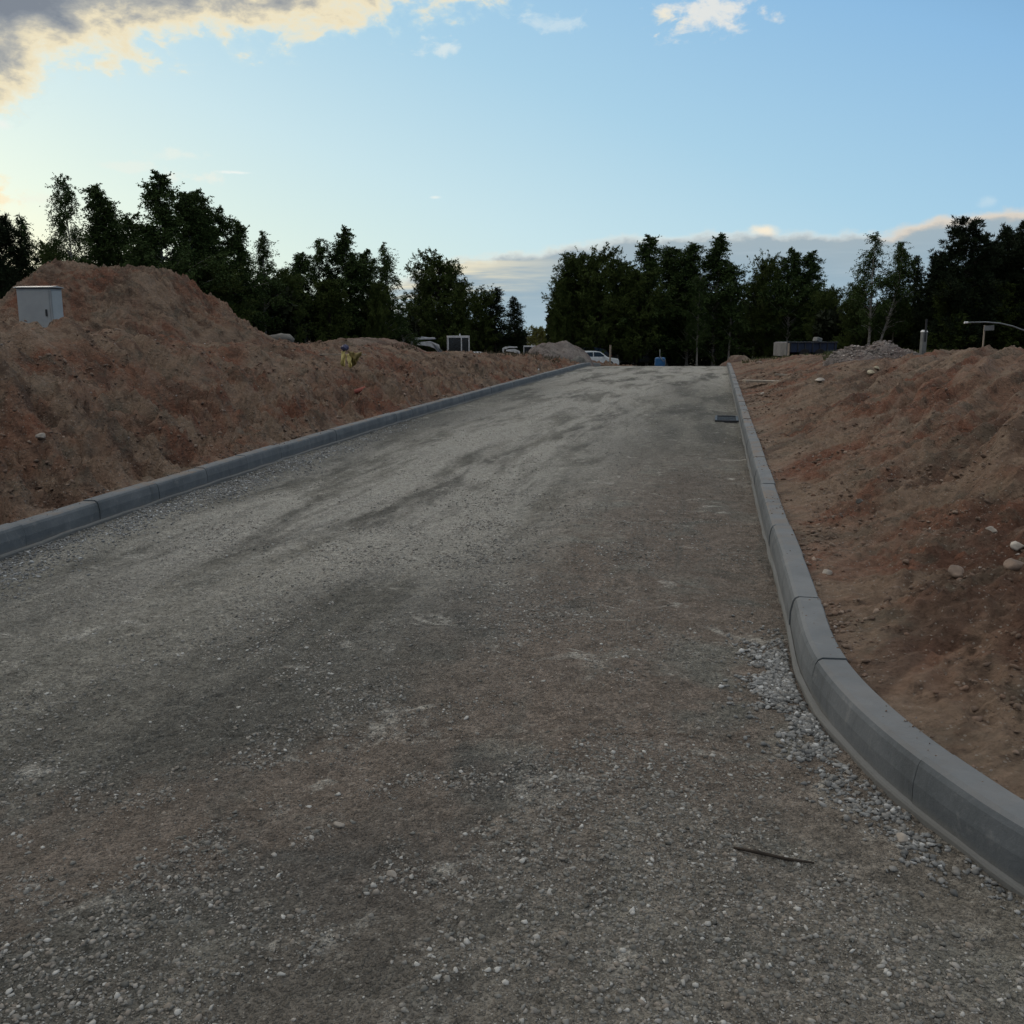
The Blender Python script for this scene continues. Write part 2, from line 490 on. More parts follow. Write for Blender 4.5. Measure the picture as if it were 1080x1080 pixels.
# right kerb front (road side) polyline, near to far
RK = [(9.5, -2.2), (7.2, -1.6), (5.3, -.75), (3.9, .25), (2.9, 1.02), (2.2, 1.60), (1.72, 2.06), (1.47, 2.47), (1.355, 2.97), (1.305, 3.40), (1.305, 3.85), (1.36, 4.30),
      (1.52, 4.98), (1.81, 6.35)] + [(float(xr_line(y)), float(y)) for y in np.arange(7.2, 56, 1.0)]
LK = [(float(xl_line(y)), float(y)) for y in np.arange(-5, 54, 1.0)]

def resample(poly, step):
    p = np.array(poly, float)
    for _ in range(3):      # Chaikin smoothing
        q = [p[0]]
        for a, b in zip(p[:-1], p[1:]): q += [a * .75 + b * .25, a * .25 + b * .75]
        q.append(p[-1]); p = np.array(q)
    d = np.r_[0, np.cumsum(np.hypot(*(p[1:] - p[:-1]).T))]
    n = int(d[-1] / step)
    s = np.arange(n + 1) * step
    return np.c_[np.interp(s, d, p[:, 0]), np.interp(s, d, p[:, 1])]

RKs = resample(RK, .05)
LKs = resample(LK, .05)

def signed_side(x, y, line, side):
    """distance outward from kerb front line (positive on the soil side)"""
    x = np.asarray(x, float); y = np.asarray(y, float)
    shp = x.shape; xf = x.ravel(); yf = y.ravel()
    out = np.empty(len(xf))
    a = line[:-1]; b = line[1:]; d = b - a; dl = np.hypot(d[:, 0], d[:, 1]); d = d / dl[:, None]
    for i0 in range(0, len(xf), 20000):
        px = xf[i0:i0 + 20000][:, None]; py = yf[i0:i0 + 20000][:, None]
        rx = px - a[None, :, 0]; ry = py - a[None, :, 1]
        tt = np.clip(rx * d[None, :, 0] + ry * d[None, :, 1], 0, dl[None, :])
        qx = rx - tt * d[None, :, 0]; qy = ry - tt * d[None, :, 1]
        dd = np.hypot(qx, qy)
        k = dd.argmin(1)
        ar = np.arange(len(k))
        cr = d[k, 0] * ry[ar, k] - d[k, 1] * rx[ar, k]     # >0 left of direction
        out[i0:i0 + 20000] = dd[ar, k] * np.where(cr > 0, 1, -1) * side
    return out.reshape(shp)

# ------------------------------------------------------------------ road sheet
def road_h(x, y):
    h = .018 * fbm(x * .9, y * .5, 3, 5) + .007 * fbm(x * 5, y * 5, 4, 9, .6) 
    h = h + .0035 * fbm(x * 28, y * 28, 2, 21, .6)
    # shallow rut lines
    c, s = math.cos(KROT), math.sin(KROT)
    xa = x * c - y * s
    h = h - .010 * sstep(.25, .5, vnoise(xa * 2.1, (x * s + y * c) * .12, 77))
    return h

def grid_faces(nr, nc):
    i = np.arange(nr - 1)[:, None] * nc + np.arange(nc - 1)[None, :]
    i = i.ravel()
    return np.c_[i, i + 1, i + nc + 1, i + nc]

def build_road():
    ys = [-4.0]
    while ys[-1] < 60: ys.append(ys[-1] + max(.014, .0045 * max(ys[-1], 0)) if ys[-1] > 1.6 else ys[-1] + .12)
    ys = np.array(ys)
    fr = np.linspace(0, 1, 380)
    xl = xl_line(ys) - .04
    xr_ = xr_line(ys) + .04
    near = ys < 7.5
    # road sheet reaches under the kerb foot; near the flare it spreads to the right
    fl = np.where(ys < 3.6, xr_ + np.clip((3.6 - ys), 0, None) ** 1.15 * 1.25, xr_ + .12 * sstep(7.5, 4.5, ys))
    xr_ = np.where(near, fl, xr_)
    X = xl[:, None] + (xr_ - xl)[:, None] * fr[None, :]
    Y = np.repeat(ys[:, None], len(fr), 1)
    sr = signed_side(X[near], Y[near], RKs, -1)
    Z = road_h(X, Y) + crestc(Y)
    zz = Z[near]; zz = np.where(sr > .05, -.30, zz); Z[near] = zz
    # softly mounded edge of fines against the kerbs
    o = mesh_np('road', np.c_[X.ravel(), Y.ravel(), Z.ravel()], grid_faces(len(ys), len(fr)), M['road'], smooth=True)
    tag(o, 'unpaved road of compacted grey crushed stone between two kerbs', 'road', kind='structure')
build_road()

# ------------------------------------------------------------------ kerbs
def build_kerb(line, side, label, start):
    """side +1: soil is to the left of the travel direction"""
    H = .19
    prof = [(-.0, -.25), (-.0, .10), (.012, H - .028), (.022, H - .010), (.040, H), (.142, H), (.150, H - .010), (.150, -.25)]   # (outward, z)
    plinth = [(-.020, -.25), (-.020, .014), (-.015, .022), (.0, .028), (.004, -.25)]
    tang = np.gradient(line, axis=0); tang /= np.hypot(tang[:, 0], tang[:, 1])[:, None]
    nrm = np.c_[-tang[:, 1], tang[:, 0]] * side
    mb = MB()
    per = 20
    i = start
    rr = random.Random(5 + side)
    while i + per < len(line):
        dz = rr.uniform(-.006, .006); dn = rr.uniform(-.005, .005)
        vs = []; ks = []
        for j in range(per + 1):
            p = line[i + j].copy()
            if j == 0: p += tang[i] * .0048
            if j == per: p -= tang[i + per] * .0048
            n = nrm[i + j]
            base = float(crestc(p[1]))
            for (a, z) in prof:
                vs.append((p[0] + n[0] * (a + dn), p[1] + n[1] * (a + dn), z + base + (dz if z > 0.05 else 0)))
        k = len(prof); fs = []
        for j in range(per):
            for q in range(k - 1):
                fs.append((j * k + q, j * k + q + 1, (j + 1) * k + q + 1, (j + 1) * k + q))
        fs.append(tuple(range(k))); fs.append(tuple(per * k + q for q in range(k))[::-1])
        mb.add(vs, fs)
        i += per
    # continuous foot of the concrete bed
    k = len(plinth); vs = []; fs = []
    idx = list(range(start, len(line), 3))
    for j in idx:
        p = line[j]; n = nrm[j]; w = .010 * float(vnoise(np.array([j * .13]), np.array([side * 3.3]), 4)[0])
        base = float(crestc(p[1]))
        for (a, z) in plinth: vs.append((p[0] + n[0] * (a + (w if a < -.01 else 0)), p[1] + n[1] * (a + (w if a < -.01 else 0)), z + base + (w if z > 0 else 0)))
    for j in range(len(idx) - 1):
        for q in range(k - 1): fs.append((j * k + q, j * k + q + 1, (j + 1) * k + q + 1, (j + 1) * k + q))
    mb.add(vs, fs)
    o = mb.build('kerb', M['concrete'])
    for p in o.data.polygons: p.use_smooth = False
    tag(o, label, 'kerb', kind='structure')
    return o
# joint seen at pixel (960,856): align the stones on it
jx, jy = onroad(960, 858)
j0 = int(np.hypot(RKs[:, 0] - jx, RKs[:, 1] - jy).argmin()) % 20
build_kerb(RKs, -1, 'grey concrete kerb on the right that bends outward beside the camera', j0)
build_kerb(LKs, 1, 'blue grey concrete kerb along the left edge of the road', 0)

# ------------------------------------------------------------------ soil banks
def streak(x, y, ang, across, along, seed):
    c, s = math.cos(ang), math.sin(ang)
    a = x * c + y * s; b = -x * s + y * c
    t = 0; w = 1.0; a = a + .35 * vnoise(b * .5, a * .3, seed + 90); b = b + .25 * vnoise(a * .6, b * .4, seed + 91)
    for o in range(3):
        t = t + w * vnoise(a * along * 1.7 ** o, b * across * 2.0 ** o, seed + 13 * o); w *= .55
    return t

def h_left(x, y, s):
    P = np.interp(y, [0, 6, 12, 19, 24, 30, 38, 46, 56, 66, 90], [1.25, 1.30, 1.35, 1.30, 1.22, .98, .66, .42, .22, .0, .0])
    prof = sstep(-.35, 3.5, s) * .92 + .08 * sstep(3, 8, s)
    z = .15 + P * prof - .07 * sstep(-.1, .0, s) 
    z = z + crestc(y)
    # near heap at the left edge
    d = np.hypot((x + 9.0) / 3.7, (y - 13.2) / 4.2)
    z = z + .34 * np.exp(-d * d * 1.3)
    d = np.hypot((x + 6.2) / 1.7, (y - 12.0) / 2.4)
    z = z + .08 * np.exp(-d * d)
    # low run of spoil behind the plateau edge
    amp = sstep(0, .5, s)
    z = z + amp * .16 * fbm(x * .55, y * .45, 3, 31)
    z = z + amp * (.15 * streak(x, y, -.75, 1.7, .3, 33) + .11 * streak(x, y, -.70, 4.6, .5, 34)) * (.35 + .65 * sstep(30, 12, y))
    z = z + amp * sstep(3.2, 1.0, s) * .20 * fbm(x * 1.5, y * 1.3, 5, 41, .62, ridged=True)
    z = z + amp * .085 * (1 - .5 * sstep(1.8, 3.5, s)) * fbm(x * 2.3, y * 2.3, 5, 35, .62)
    z = z + (.25 + .75 * amp) * .055 * (1 - .5 * sstep(1.8, 3.5, s)) * fbm(x * 6, y * 6, 4, 37, .62, ridged=True)
    return z

def h_right(x, y, s):
    P = np.interp(y, [0, 3, 8, 13, 17, 21, 26, 34, 42, 50, 60, 90], [.75, .82, 1.0, 1.08, 1.02, .86, .70, .60, .38, .22, 0, 0])
    prof = sstep(-.8, 4.2, s) - sstep(-.8, 4.2, .0)
    z = .165 + P * prof * 1.06
    z = z + crestc(y)
    d = np.hypot((x - 10.5) / 4.2, (y - 15.5) / 3.6)
    z = z + .06 * np.exp(-d * d)
    amp = sstep(0, .6, s)
    z = z + amp * .11 * fbm(x * .6, y * .5, 3, 51) * sstep(0, 3, s + 1)
    z = z + sstep(.6, 2.0, s) * (.17 * streak(x, y, .85, 1.5, .16, 53) + .12 * streak(x, y, .82, 4.2, .3, 54)) * (.3 + .7 * sstep(26, 12, y))
    z = z + amp * .055 * (1 - .6 * sstep(1.2, 3.2, s)) * fbm(x * 2.1, y * 2.1, 5, 55, .60)
    z = z + (.2 + .8 * amp) * .042 * (1 - .5 * sstep(1.2, 3.0, s)) * fbm(x * 6, y * 6, 4, 57, .62, ridged=True)
    return z

def spaced(s0, s1, d0, g):
    v = [s0]
    while v[-1] < s1: v.append(v[-1] + d0 + g * (v[-1] - s0))
    return np.array(v)

def build_banks():
    ys = [-4.0]
    while ys[-1] < 130: ys.append(ys[-1] + (max(.02, .0055 * ys[-1]) if ys[-1] > 1.5 else .15))
    ys = np.array(ys)
    # left
    ss = spaced(0, 70, .016, .0095)
    Y = np.repeat(ys[:, None], len(ss), 1)
    xk = np.where(Y < 56, xl_line(np.minimum(Y, 56)) - .145, xl_line(56.) - .145 + (Y - 56) * .22)
    S = np.repeat(ss[None, :], len(ys), 0)
    X = xk - S
    Z = h_left(X, Y, S)
    f = grid_faces(len(ys), len(ss))[:, ::-1]
    o = mesh_np('soil_bank', np.c_[X.ravel(), Y.ravel(), Z.ravel()], f, M['dirt'], smooth=True)
    tag(o, 'rising bank of bare brown soil left of the road', 'soil bank', kind='structure')
    # right (sheared grid, cut away under the kerb)
    ss = np.r_[np.arange(-.9, 0, .06), spaced(0, 1.2, .022, .0), spaced(1.2, 70, .022, .0095)[1:]]
    ys2 = ys[ys > -2.5]
    Y = np.repeat(ys2[:, None], len(ss), 1)
    S0 = np.repeat(ss[None, :], len(ys2), 0)
    X = .43 + .215 * Y + S0
    S = S0 - .14
    nearm = (Y < 8)
    d = S.copy()
    d[nearm] = signed_side(X[nearm], Y[nearm], RKs, -1) - .14
    Z = h_right(X, Y, np.maximum(d, 0))
    Z = np.where(d < -.015, -.35 + crestc(Y), Z)
    f = grid_faces(len(ys2), len(ss))
    o = mesh_np('soil_bank', np.c_[X.ravel(), Y.ravel(), Z.ravel()], f, M['dirt'], smooth=True)
    tag(o, 'bank of bare reddish soil with drag marks right of the road', 'soil bank', kind='structure')
build_banks()

def zg(x, y):
    """ground height anywhere"""
    y = float(y); x = float(x)
    if y < 56: xl = float(xl_line(y)) - .145
    else: xl = float(xl_line(56.)) - .145 + (y - 56) * .22
    xr_ = .43 + .215 * y + .14
    if x < xl: return float(h_left(np.array([x]), np.array([y]), np.array([xl - x]))[0])
    if x > xr_: 
        s = x - xr_
        if y < 8: s = float(signed_side(np.array([x]), np.array([y]), RKs, -1)[0]) - .14
        return float(h_right(np.array([x]), np.array([y]), np.array([max(s, 0)]))[0])
    return float(road_h(np.array([x]), np.array([y]))[0] + crestc(y))

# wide ground to the horizon
def build_ground():
    xs = np.r_[-900, -500, -300, np.arange(-200, 201, 8), 300, 500, 900].astype(float)
    ys = np.r_[-300, -150, -80, np.arange(-40, 200, 8), 260, 400, 700, 1200].astype(float)
    X, Y = np.meshgrid(xs, ys)
    Z = crestc(np.clip(Y, 0, 400)) - .45 + .25 * fbm(X * .03, Y * .03, 3, 3) * sstep(60, 110, Y)
    o = mesh_np('ground', np.c_[X.ravel(), Y.ravel(), Z.ravel()], grid_faces(len(ys), len(xs)), M['ground'], smooth=True)
    tag(o, 'dull green brown ground stretching away behind the earthworks', 'ground', kind='structure')
build_ground()

# ------------------------------------------------------------------ heaps
def heap(name, label, cat, c, rx, ry, peak, mat, rot=0, cone=None, seed=0, res=.06, lumps=.1, foot=.35, shoulders=(), sharp=1.0, skew=(0, 0)):
    """peak: height above local ground"""
    n = int(2 * max(rx, ry) * 1.15 / res)
    g = np.linspace(-1.15, 1.15, n)
    U, V = np.meshgrid(g * rx, g * ry)
    cs, sn = math.cos(rot), math.sin(rot)
    X = U * cs - V * sn; Y = U * sn + V * cs
    wx = U - skew[0]; wy = V - skew[1]
    r = np.hypot(U / rx, V / ry) * (1 + .16 * fbm((X + seed * 9) / rx * 1.2, Y / ry * 1.2, 3, seed + 3))
    prof = np.clip(1 - r ** 1.0, 0, 1)
    z = peak * (1 - (1 - np.clip(1.0 - r, 0, 1)) ** 1.55) ** sharp
    z = peak * np.clip(np.cos(np.clip(r, 0, 1) * PI / 2), 0, 1) ** sharp
    if cone: 
        q = cone * (1 - np.clip(r, 0, 1)); k_ = .22; hh_ = np.clip(.5 + .5 * (peak - q) / k_, 0, 1)
        z = peak * (1 - hh_) + q * hh_ - k_ * hh_ * (1 - hh_)
    for (sx, sy, sr, sh) in shoulders:
        z = np.maximum(z, 0) + sh * np.exp(-(((X - sx) ** 2 + (Y - sy) ** 2) / sr ** 2))
    inside = sstep(1.02, .75, r)
    z = z + inside * lumps * (fbm(X * 1.1 + seed, Y * 1.1, 4, seed + 11, .55) + .45 * fbm(X * 4, Y * 4, 3, seed + 12, .6, ridged=True))
    z = z + inside * lumps * .35 * fbm(X * 9, Y * 9, 3, seed + 15, .6)
    z = z - foot * sstep(.86, 1.1, r)
    o = mesh_np(name, np.c_[X.ravel(), Y.ravel(), z.ravel()], grid_faces(n, n), mat, smooth=True)
    zc = zg(c[0], c[1])
    # follow the ground under it
    me = o.data
    co = np.empty(len(me.vertices) * 3, np.float32); me.vertices.foreach_get('co', co); co = co.reshape(-1, 3)
    step = 8
    gx = np.linspace(co[:, 0].min(), co[:, 0].max(), 12); gy = np.linspace(co[:, 1].min(), co[:, 1].max(), 12)
    tab = np.array([[zg(c[0] + a, c[1] + b) for a in gx] for b in gy])
    fi = np.interp(co[:, 0], gx, np.arange(12)); fj = np.interp(co[:, 1], gy, np.arange(12))
    i0 = np.minimum(fi.astype(int), 10); j0_ = np.minimum(fj.astype(int), 10); a = fi - i0; b = fj - j0_
    gz = tab[j0_, i0] * (1 - a) * (1 - b) + tab[j0_, i0 + 1] * a * (1 - b) + tab[j0_ + 1, i0] * (1 - a) * b + tab[j0_ + 1, i0 + 1] * a * b
    co[:, 2] += gz - zc
    me.vertices.foreach_set('co', co.ravel()); me.update()
    o.location = (c[0], c[1], zc)
    return tag(o, label, cat)

heap('soil_heap', 'tall brown heap of dumped soil behind the electrical cabinet', 'soil heap', (-9.05, 22.0), 3.6, 3.6, 1.50, M['dirt'], cone=2.25,
     seed=4, res=.03, lumps=.17, foot=.5, shoulders=((-1.0, -.2, .45, .16), (.9, -.5, .5, .12)), sharp=.9)
heap('soil_heap', 'low grassy brown soil heap behind the yellow sheeting', 'soil heap', tuple(at(388, 370, 36)[:2]), 2.6, 2.2, .50, M['dirt_dry'], seed=8, lumps=.06)
heap('soil_heap', 'rounded soil heap beside the white parked car', 'soil heap', tuple(at(592, 380, 48)[:2]), 1.75, 1.6, .80, M['dirt_grey'], seed=12, lumps=.07, shoulders=((.4, -.2, .6, .12),), sharp=.7, res=.05)
heap('rubble_heap', 'heap of broken grey stone and soil beyond the right bank', 'rubble heap', tuple(at(922, 378, 27)[:2]), 1.55, 1.4, .34, M['dirt_grey'], seed=16, lumps=.10, res=.035)
heap('soil_heap', 'small soil hump at the far right end of the road', 'soil heap', tuple(at(776, 384, 50)[:2]), .9, .8, .40, M['dirt_dry'], seed=19, lumps=.05, res=.05)

# ------------------------------------------------------------------ stones (numpy)
def ico(sub):
    import bmesh
    bm = bmesh.new(); bmesh.ops.create_icosphere(bm, subdivisions=sub, radius=1)
    v = np.array([p.co[:] for p in bm.verts]); f = np.array([[q.index for q in p.verts] for p in bm.faces])
    bm.free(); return v, f

def rand_rot(n):
    q = rng.normal(size=(n, 4)); q /= np.linalg.norm(q, axis=1)[:, None]
    w, x, y, z = q.T
    return np.stack([np.stack([1-2*(y*y+z*z), 2*(x*y-z*w), 2*(x*z+y*w)], -1),
                     np.stack([2*(x*y+z*w), 1-2*(x*x+z*z), 2*(y*z-x*w)], -1),
                     np.stack([2*(x*z-y*w), 2*(y*z+x*w), 1-2*(x*x+y*y)], -1)], 1)

def stones(name, pos, size, mat, sub=1, flat=.55, kind=None, rough=.22, parent=None):
    v0, f0 = ico(sub)
    n = len(pos); nv = len(v0)
    NB = 24
    bases = []
    for k in range(NB):
        d = v0.copy()
        for _ in range(9):      # cut planes give broken facets
            nn = rng.normal(size=3); nn /= np.linalg.norm(nn)
            off = rng.uniform(.35, .75)
            e = d @ nn - off
            d = d - np.outer(np.maximum(e, 0), nn) * 1.0
        d = d * (1 + rng.normal(size=(nv, 1)) * rough * .3)
        bases.append(d)
    bases = np.array(bases)
    b = bases[rng.integers(0, NB, n)]
    sc = np.stack([rng.uniform(.8, 1.3, n), rng.uniform(.7, 1.0, n), rng.uniform(flat * .7, flat * 1.3, n)], 1)
    P = b * sc[:, None, :]
    # mostly lying flat: random yaw with small tilt
    R = rand_rot(n)
    yaw = rng.uniform(0, 2 * PI, n); ti = rng.normal(0, .35, n); ta = rng.uniform(0, 2 * PI, n)
    cy, sy = np.cos(yaw), np.sin(yaw)
    x = P[:, :, 0] * cy[:, None] - P[:, :, 1] * sy[:, None]; y = P[:, :, 0] * sy[:, None] + P[:, :, 1] * cy[:, None]; z = P[:, :, 2]
    z2 = z * np.cos(ti)[:, None] + x * np.sin(ti)[:, None]; x2 = x * np.cos(ti)[:, None] - z * np.sin(ti)[:, None]
    P = np.stack([x2, y, z2], -1) * size[:, None, None] + pos[:, None, :]
    F = (f0[None] + (np.arange(n) * nv)[:, None, None]).reshape(-1, 3)
    return mesh_np(name, P.reshape(-1, 3), F, mat, parent)

def gauss(x, y, cx, cy, rx, ry, rot=0):
    c, s = math.cos(rot), math.sin(rot)
    a = (x - cx) * c + (y - cy) * s; b = -(x - cx) * s + (y - cy) * c
    return np.exp(-((a / rx) ** 2 + (b / ry) ** 2))

def build_gravel():
    def dens(x, y):
        n1 = fbm(x * 1.1, y * .8, 4, 91, .6)
        n2 = fbm(x * 4.5, y * 4.5, 3, 95, .6)
        d = .05 + .9 * gauss(x, y, *onroad(360, 900), 1.0, .65) + .9 * gauss(x, y, *onroad(480, 830), .9, .5, .2)
        d = d + .5 * gauss(x, y, *onroad(520, 650), .8, 1.1) + .38 * gauss(x, y, *onroad(250, 720), 1.1, .7)
        d = d + .45 * gauss(x, y, *onroad(720, 940), .8, .4) + .45 * gauss(x, y, *onroad(130, 950), .8, .5) + .8 * gauss(x, y, *onroad(980, 1000), .7, .4)
        d = d + .3 * gauss(x, y, *onroad(560, 560), 1.0, 2.0) + .9 * gauss(x, y, *onroad(540, 1060), 3, .45)
        d = d * (.75 + 1.3 * n1 + .5 * n2) + .12 * (n1 > .2)
        # brown compacted band stays nearly free of loose stones
        band = np.abs(y - (.62 * x + 3.62))
        d = d * sstep(.1, .55, band + .25 * n2)
        return np.clip(d, 0.015, 1)
    def scatter(n, y0, y1, pw, lo, hi):
        y = y0 + (y1 - y0) * rng.random(n) ** pw
        xl = xl_line(y) + .05; xr_ = xr_line(y) - .04 + np.maximum(3.6 - y, 0) ** 1.15 * 1.2
        x = xl + (xr_ - xl) * rng.random(n)
        k = (np.abs(x) < y * .62 + .6) & (rng.random(n) < dens(x, y))
        x = x[k]; y = y[k]
        s = lo + (hi - lo) * rng.random(len(x)) ** 4.0
        sr = signed_side(x, y, RKs, -1)
        k = sr < -.035
        return x[k], y[k], s[k]
    x, y, s = scatter(190000, 1.5, 8.0, 1.3, .0045, .0165)
    z = road_h(x, y) + s * .0
    o = stones('gravel', np.c_[x, y, z], s, M['gravel'], sub=1)
    tag(o, 'loose crushed stones strewn in the near part of the road', 'gravel', kind='stuff')
    print('gravel near', len(x))
    x, y, s = scatter(300000, 1.5, 12.0, 1.2, .0025, .006)
    z = road_h(x, y) + s * .2
    x2, y2, s2 = scatter(90000, 6.5, 28.0, 1.3, .008, .018)
    z2 = road_h(x2, y2) + s2 * .15
    o = stones('fine_gravel', np.c_[np.r_[x, x2], np.r_[y, y2], np.r_[z, z2]], np.r_[s, s2], M['gravel'], sub=1 if False else 1)
    tag(o, 'fine grit and scattered small stones over the whole road', 'gravel', kind='stuff')
    print('gravel fine', len(x) + len(x2))
    # clean chippings against the kerbs
    n = 17000
    t = rng.random(n); y = 2.0 + 3.8 * t
    off = np.abs(rng.normal(0, .125, n)) + .035
    i = np.clip(np.interp(y, RKs[50:, 1], np.arange(50, len(RKs))).astype(int), 0, len(RKs) - 1)
    x = RKs[i, 0] - off * 1.0
    w = gauss(x, y, *onroad(838, 735), .26, .60) + .30 * gauss(x, y, *onroad(915, 840), .13, .4) + .15 * gauss(x, y, *onroad(1040, 940), .3, .3)
    w = w * np.clip(.75 + 1.6 * fbm(x * 5, y * 4, 3, 68), 0, 1.3)
    sd = signed_side(x, y, RKs, -1)
    k = (rng.random(n) < w * 1.1) & (sd < -.035)
    x = x[k]; y = y[k]; s = .0055 + .016 * rng.random(len(x)) ** 1.8
    nb_ = 90000
    xb = rng.uniform(-4.2, -1.4, nb_); yb = rng.uniform(5.0, 19.0, nb_)
    d = xb - xl_line(yb)
    k = (d > .03) & (rng.random(nb_) < np.exp(-((d - .18) / .30) ** 2) * sstep(19, 9, yb) * (1.0 + 1.2 * fbm(xb * 2, yb * 1.2, 3, 66)))
    xb = xb[k]; yb = yb[k]; sb = .0075 + .013 * rng.random(len(xb)) ** 1.7
    X = np.r_[x, xb]; Y = np.r_[y, yb]; S = np.r_[s, sb]
    o = stones('kerb_gravel', np.c_[X, Y, road_h(X, Y) + S * .22], S, M['bluegravel'], sub=1)
    tag(o, 'blue grey chippings lying along the foot of both kerbs', 'gravel', kind='stuff')
    # soil clods and pebbles on the banks
    n = 60000
    y = 2.2 + 28 * rng.random(n) ** 1.9
    sx = 8.0 * rng.random(n) ** 1.4
    xR = xr_line(y) + .16 + sx
    sd = signed_side(xR, y, RKs, -1) - .14
    k = (sd > .02) & (xR < y * .60 + .4) & (rng.random(n) < .35 + 1.3 * fbm(xR * 1.2, y * 1.2, 3, 71))
    xR = xR[k]; yR = y[k]; sd = sd[k]
    zR = h_right(xR, yR, sd)
    y = 5.5 + 26 * rng.random(n) ** 1.6
    sL = 8.5 * rng.random(n) ** 1.3 + .03
    xL = xl_line(y) - .145 - sL
    k = (xL > -y * .60 - .4) & (rng.random(n) < .35 + 1.3 * fbm(xL * 1.2, y * 1.2, 3, 73))
    xL = xL[k]; yL = y[k]; sL = sL[k]
    zL = h_left(xL, yL, sL)
    X = np.r_[xR, xL]; Y = np.r_[yR, yL]; Z = np.r_[zR, zL]
    S = (.006 + .032 * rng.random(len(X)) ** 5) * (.6 + .045 * Y)
    # soil spilled on to the kerb tops and against their feet
    for line, side, m_, lo_ in ((RKs, -1, 1500, 150), (LKs, 1, 1100, 220)):
        tg = np.gradient(line, axis=0); tg /= np.hypot(tg[:, 0], tg[:, 1])[:, None]
        nn_ = np.c_[-tg[:, 1], tg[:, 0]] * side
        ii = rng.integers(lo_, min(len(line) - 1, lo_ + 620), m_)
        ii = ii[fbm(ii * .03, ii * 0., 3, 61) + .25 * rng.random(len(ii)) > .05]
        of = .155 - .12 * rng.random(len(ii)) ** 2.2
        kx = line[ii, 0] + nn_[ii, 0] * of; ky = line[ii, 1] + nn_[ii, 1] * of
        X = np.r_[X, kx]; Y = np.r_[Y, ky]; Z = np.r_[Z, .19 + crestc(ky)]; S = np.r_[S, .003 + .010 * rng.random(len(ii)) ** 3]
    o = stones('soil_clods', np.c_[X, Y, Z + S * .15], S, M['clod'], sub=1, flat=.6)
    tag(o, 'crumbled soil clods and pebbles strewn over both banks', 'soil clods', kind='stuff')
    print('clods', len(X))
    k = rng.random(len(X)) < .07
    o = stones('pebbles', np.c_[X[k] + .03, Y[k] + .02, Z[k] + .004], (.006 + .016 * rng.random(k.sum()) ** 2.5) * (.7 + .04 * Y[k]), M['rubble'], sub=1)
    tag(o, 'pale pebbles sprinkled over the soil banks', 'pebbles', kind='stuff')
build_gravel()

def rock(label, u, v, y, size, mat, name='rock', flat=.6, n=1, elong=1.0):
    # drop onto the ground along the same bearing
    rx, rz = ray(u, v)
    best = None
    for yy in np.arange(2.5, 60, .05):
        if CAM_H + rz * yy <= zg(rx * yy, yy) + size * .3:
            best = yy; break
    if best is not None and y is None: y = best
    elif y is None: y = 20
    x = rx * y
    v0, f0 = ico(3)
    d = v0.copy()
    for _ in range(9):
        nn = rng.normal(size=3); nn /= np.linalg.norm(nn)
        e = d @ nn - rng.uniform(.5, .85)
        d = d - np.outer(np.maximum(e, 0), nn) * .92
    d = d * (1 + .06 * fbm(d[:, 0] * 3 + u, d[:, 1] * 3 + d[:, 2] * 2, 3, 5)[:, None])
    d = d * np.array([elong, .85, flat]) * size
    o = mesh_np(name, d, f0, mat, smooth=True)
    o.location = (x, y, zg(x, y) + size * flat * .2)
    o.rotation_euler = (rng.uniform(-.2, .2), rng.uniform(-.2, .2), rng.uniform(0, 6))
    return tag(o, label, 'rock')

rock('pale stone low on the left bank near the kerb', 44, 462, None, .065, M['palerock'])
rock('white grey stone at the right edge halfway down the right bank', 1074, 575, None, .05, M['palerock'])
rock('brown stone lower on the right bank below the pale square stone', 1010, 604, None, .062, M['brownrock'], flat=.45, elong=1.3)
rock('small grey square stone on the middle of the right bank', 907, 530, None, .045, M['greyrock'])
rock('round pale pebble right of the small square stone', 1046, 560, None, .045, M['palerock'])
rock('large earth crusted boulder at the right edge of the bank', 1070, 596, None, .06, M['brownrock'])
rock('small pale stone near the kerb on the right bank', 872, 604, None, .035, M['palerock'])
rock('cream coloured stone in front of the rubble heap', 918, 394, None, .085, M['creamstone'], name='stone_block', elong=1.3)
rock('smaller cream stone just right of the first by the rubble heap', 925, 389, None, .07, M['creamstone'], name='stone_block', elong=1.6)
rock('pale flat stone left of the rubble heap', 864, 400, None, .12, M['palerock'], flat=.35, elong=1.4)
rock('small white stone beyond the drain grate on the right', 804, 415, None, .07, M['palerock'])
rock('dark topped boulder at the end of the right kerb', 801, 381, 40, .18, M['brownrock'])
rock('light grey boulder at the right foot of the tall soil heap', 268, 350, 25, .26, M['greyrock'], flat=.7)
rock('broad rounded grey boulder next to the tall soil heap', 292, 357, 25, .48, M['greyrock'], flat=.65, elong=1.25)
rock('grey boulder resting on the mound beside the white car', 609, 380, 46.5, .52, M['greyrock'], flat=.62, elong=1.1)
rock('grey stone in the middle of the near gravel', 297 + 60, 870, None, .022, M['palerock'])
rock('pale stone in the foreground gravel at the bottom centre', 413, 930, None, .020, M['palerock'])
rock('whitish stone near the bottom right of the road', 943, 983, None, .024, M['palerock'])

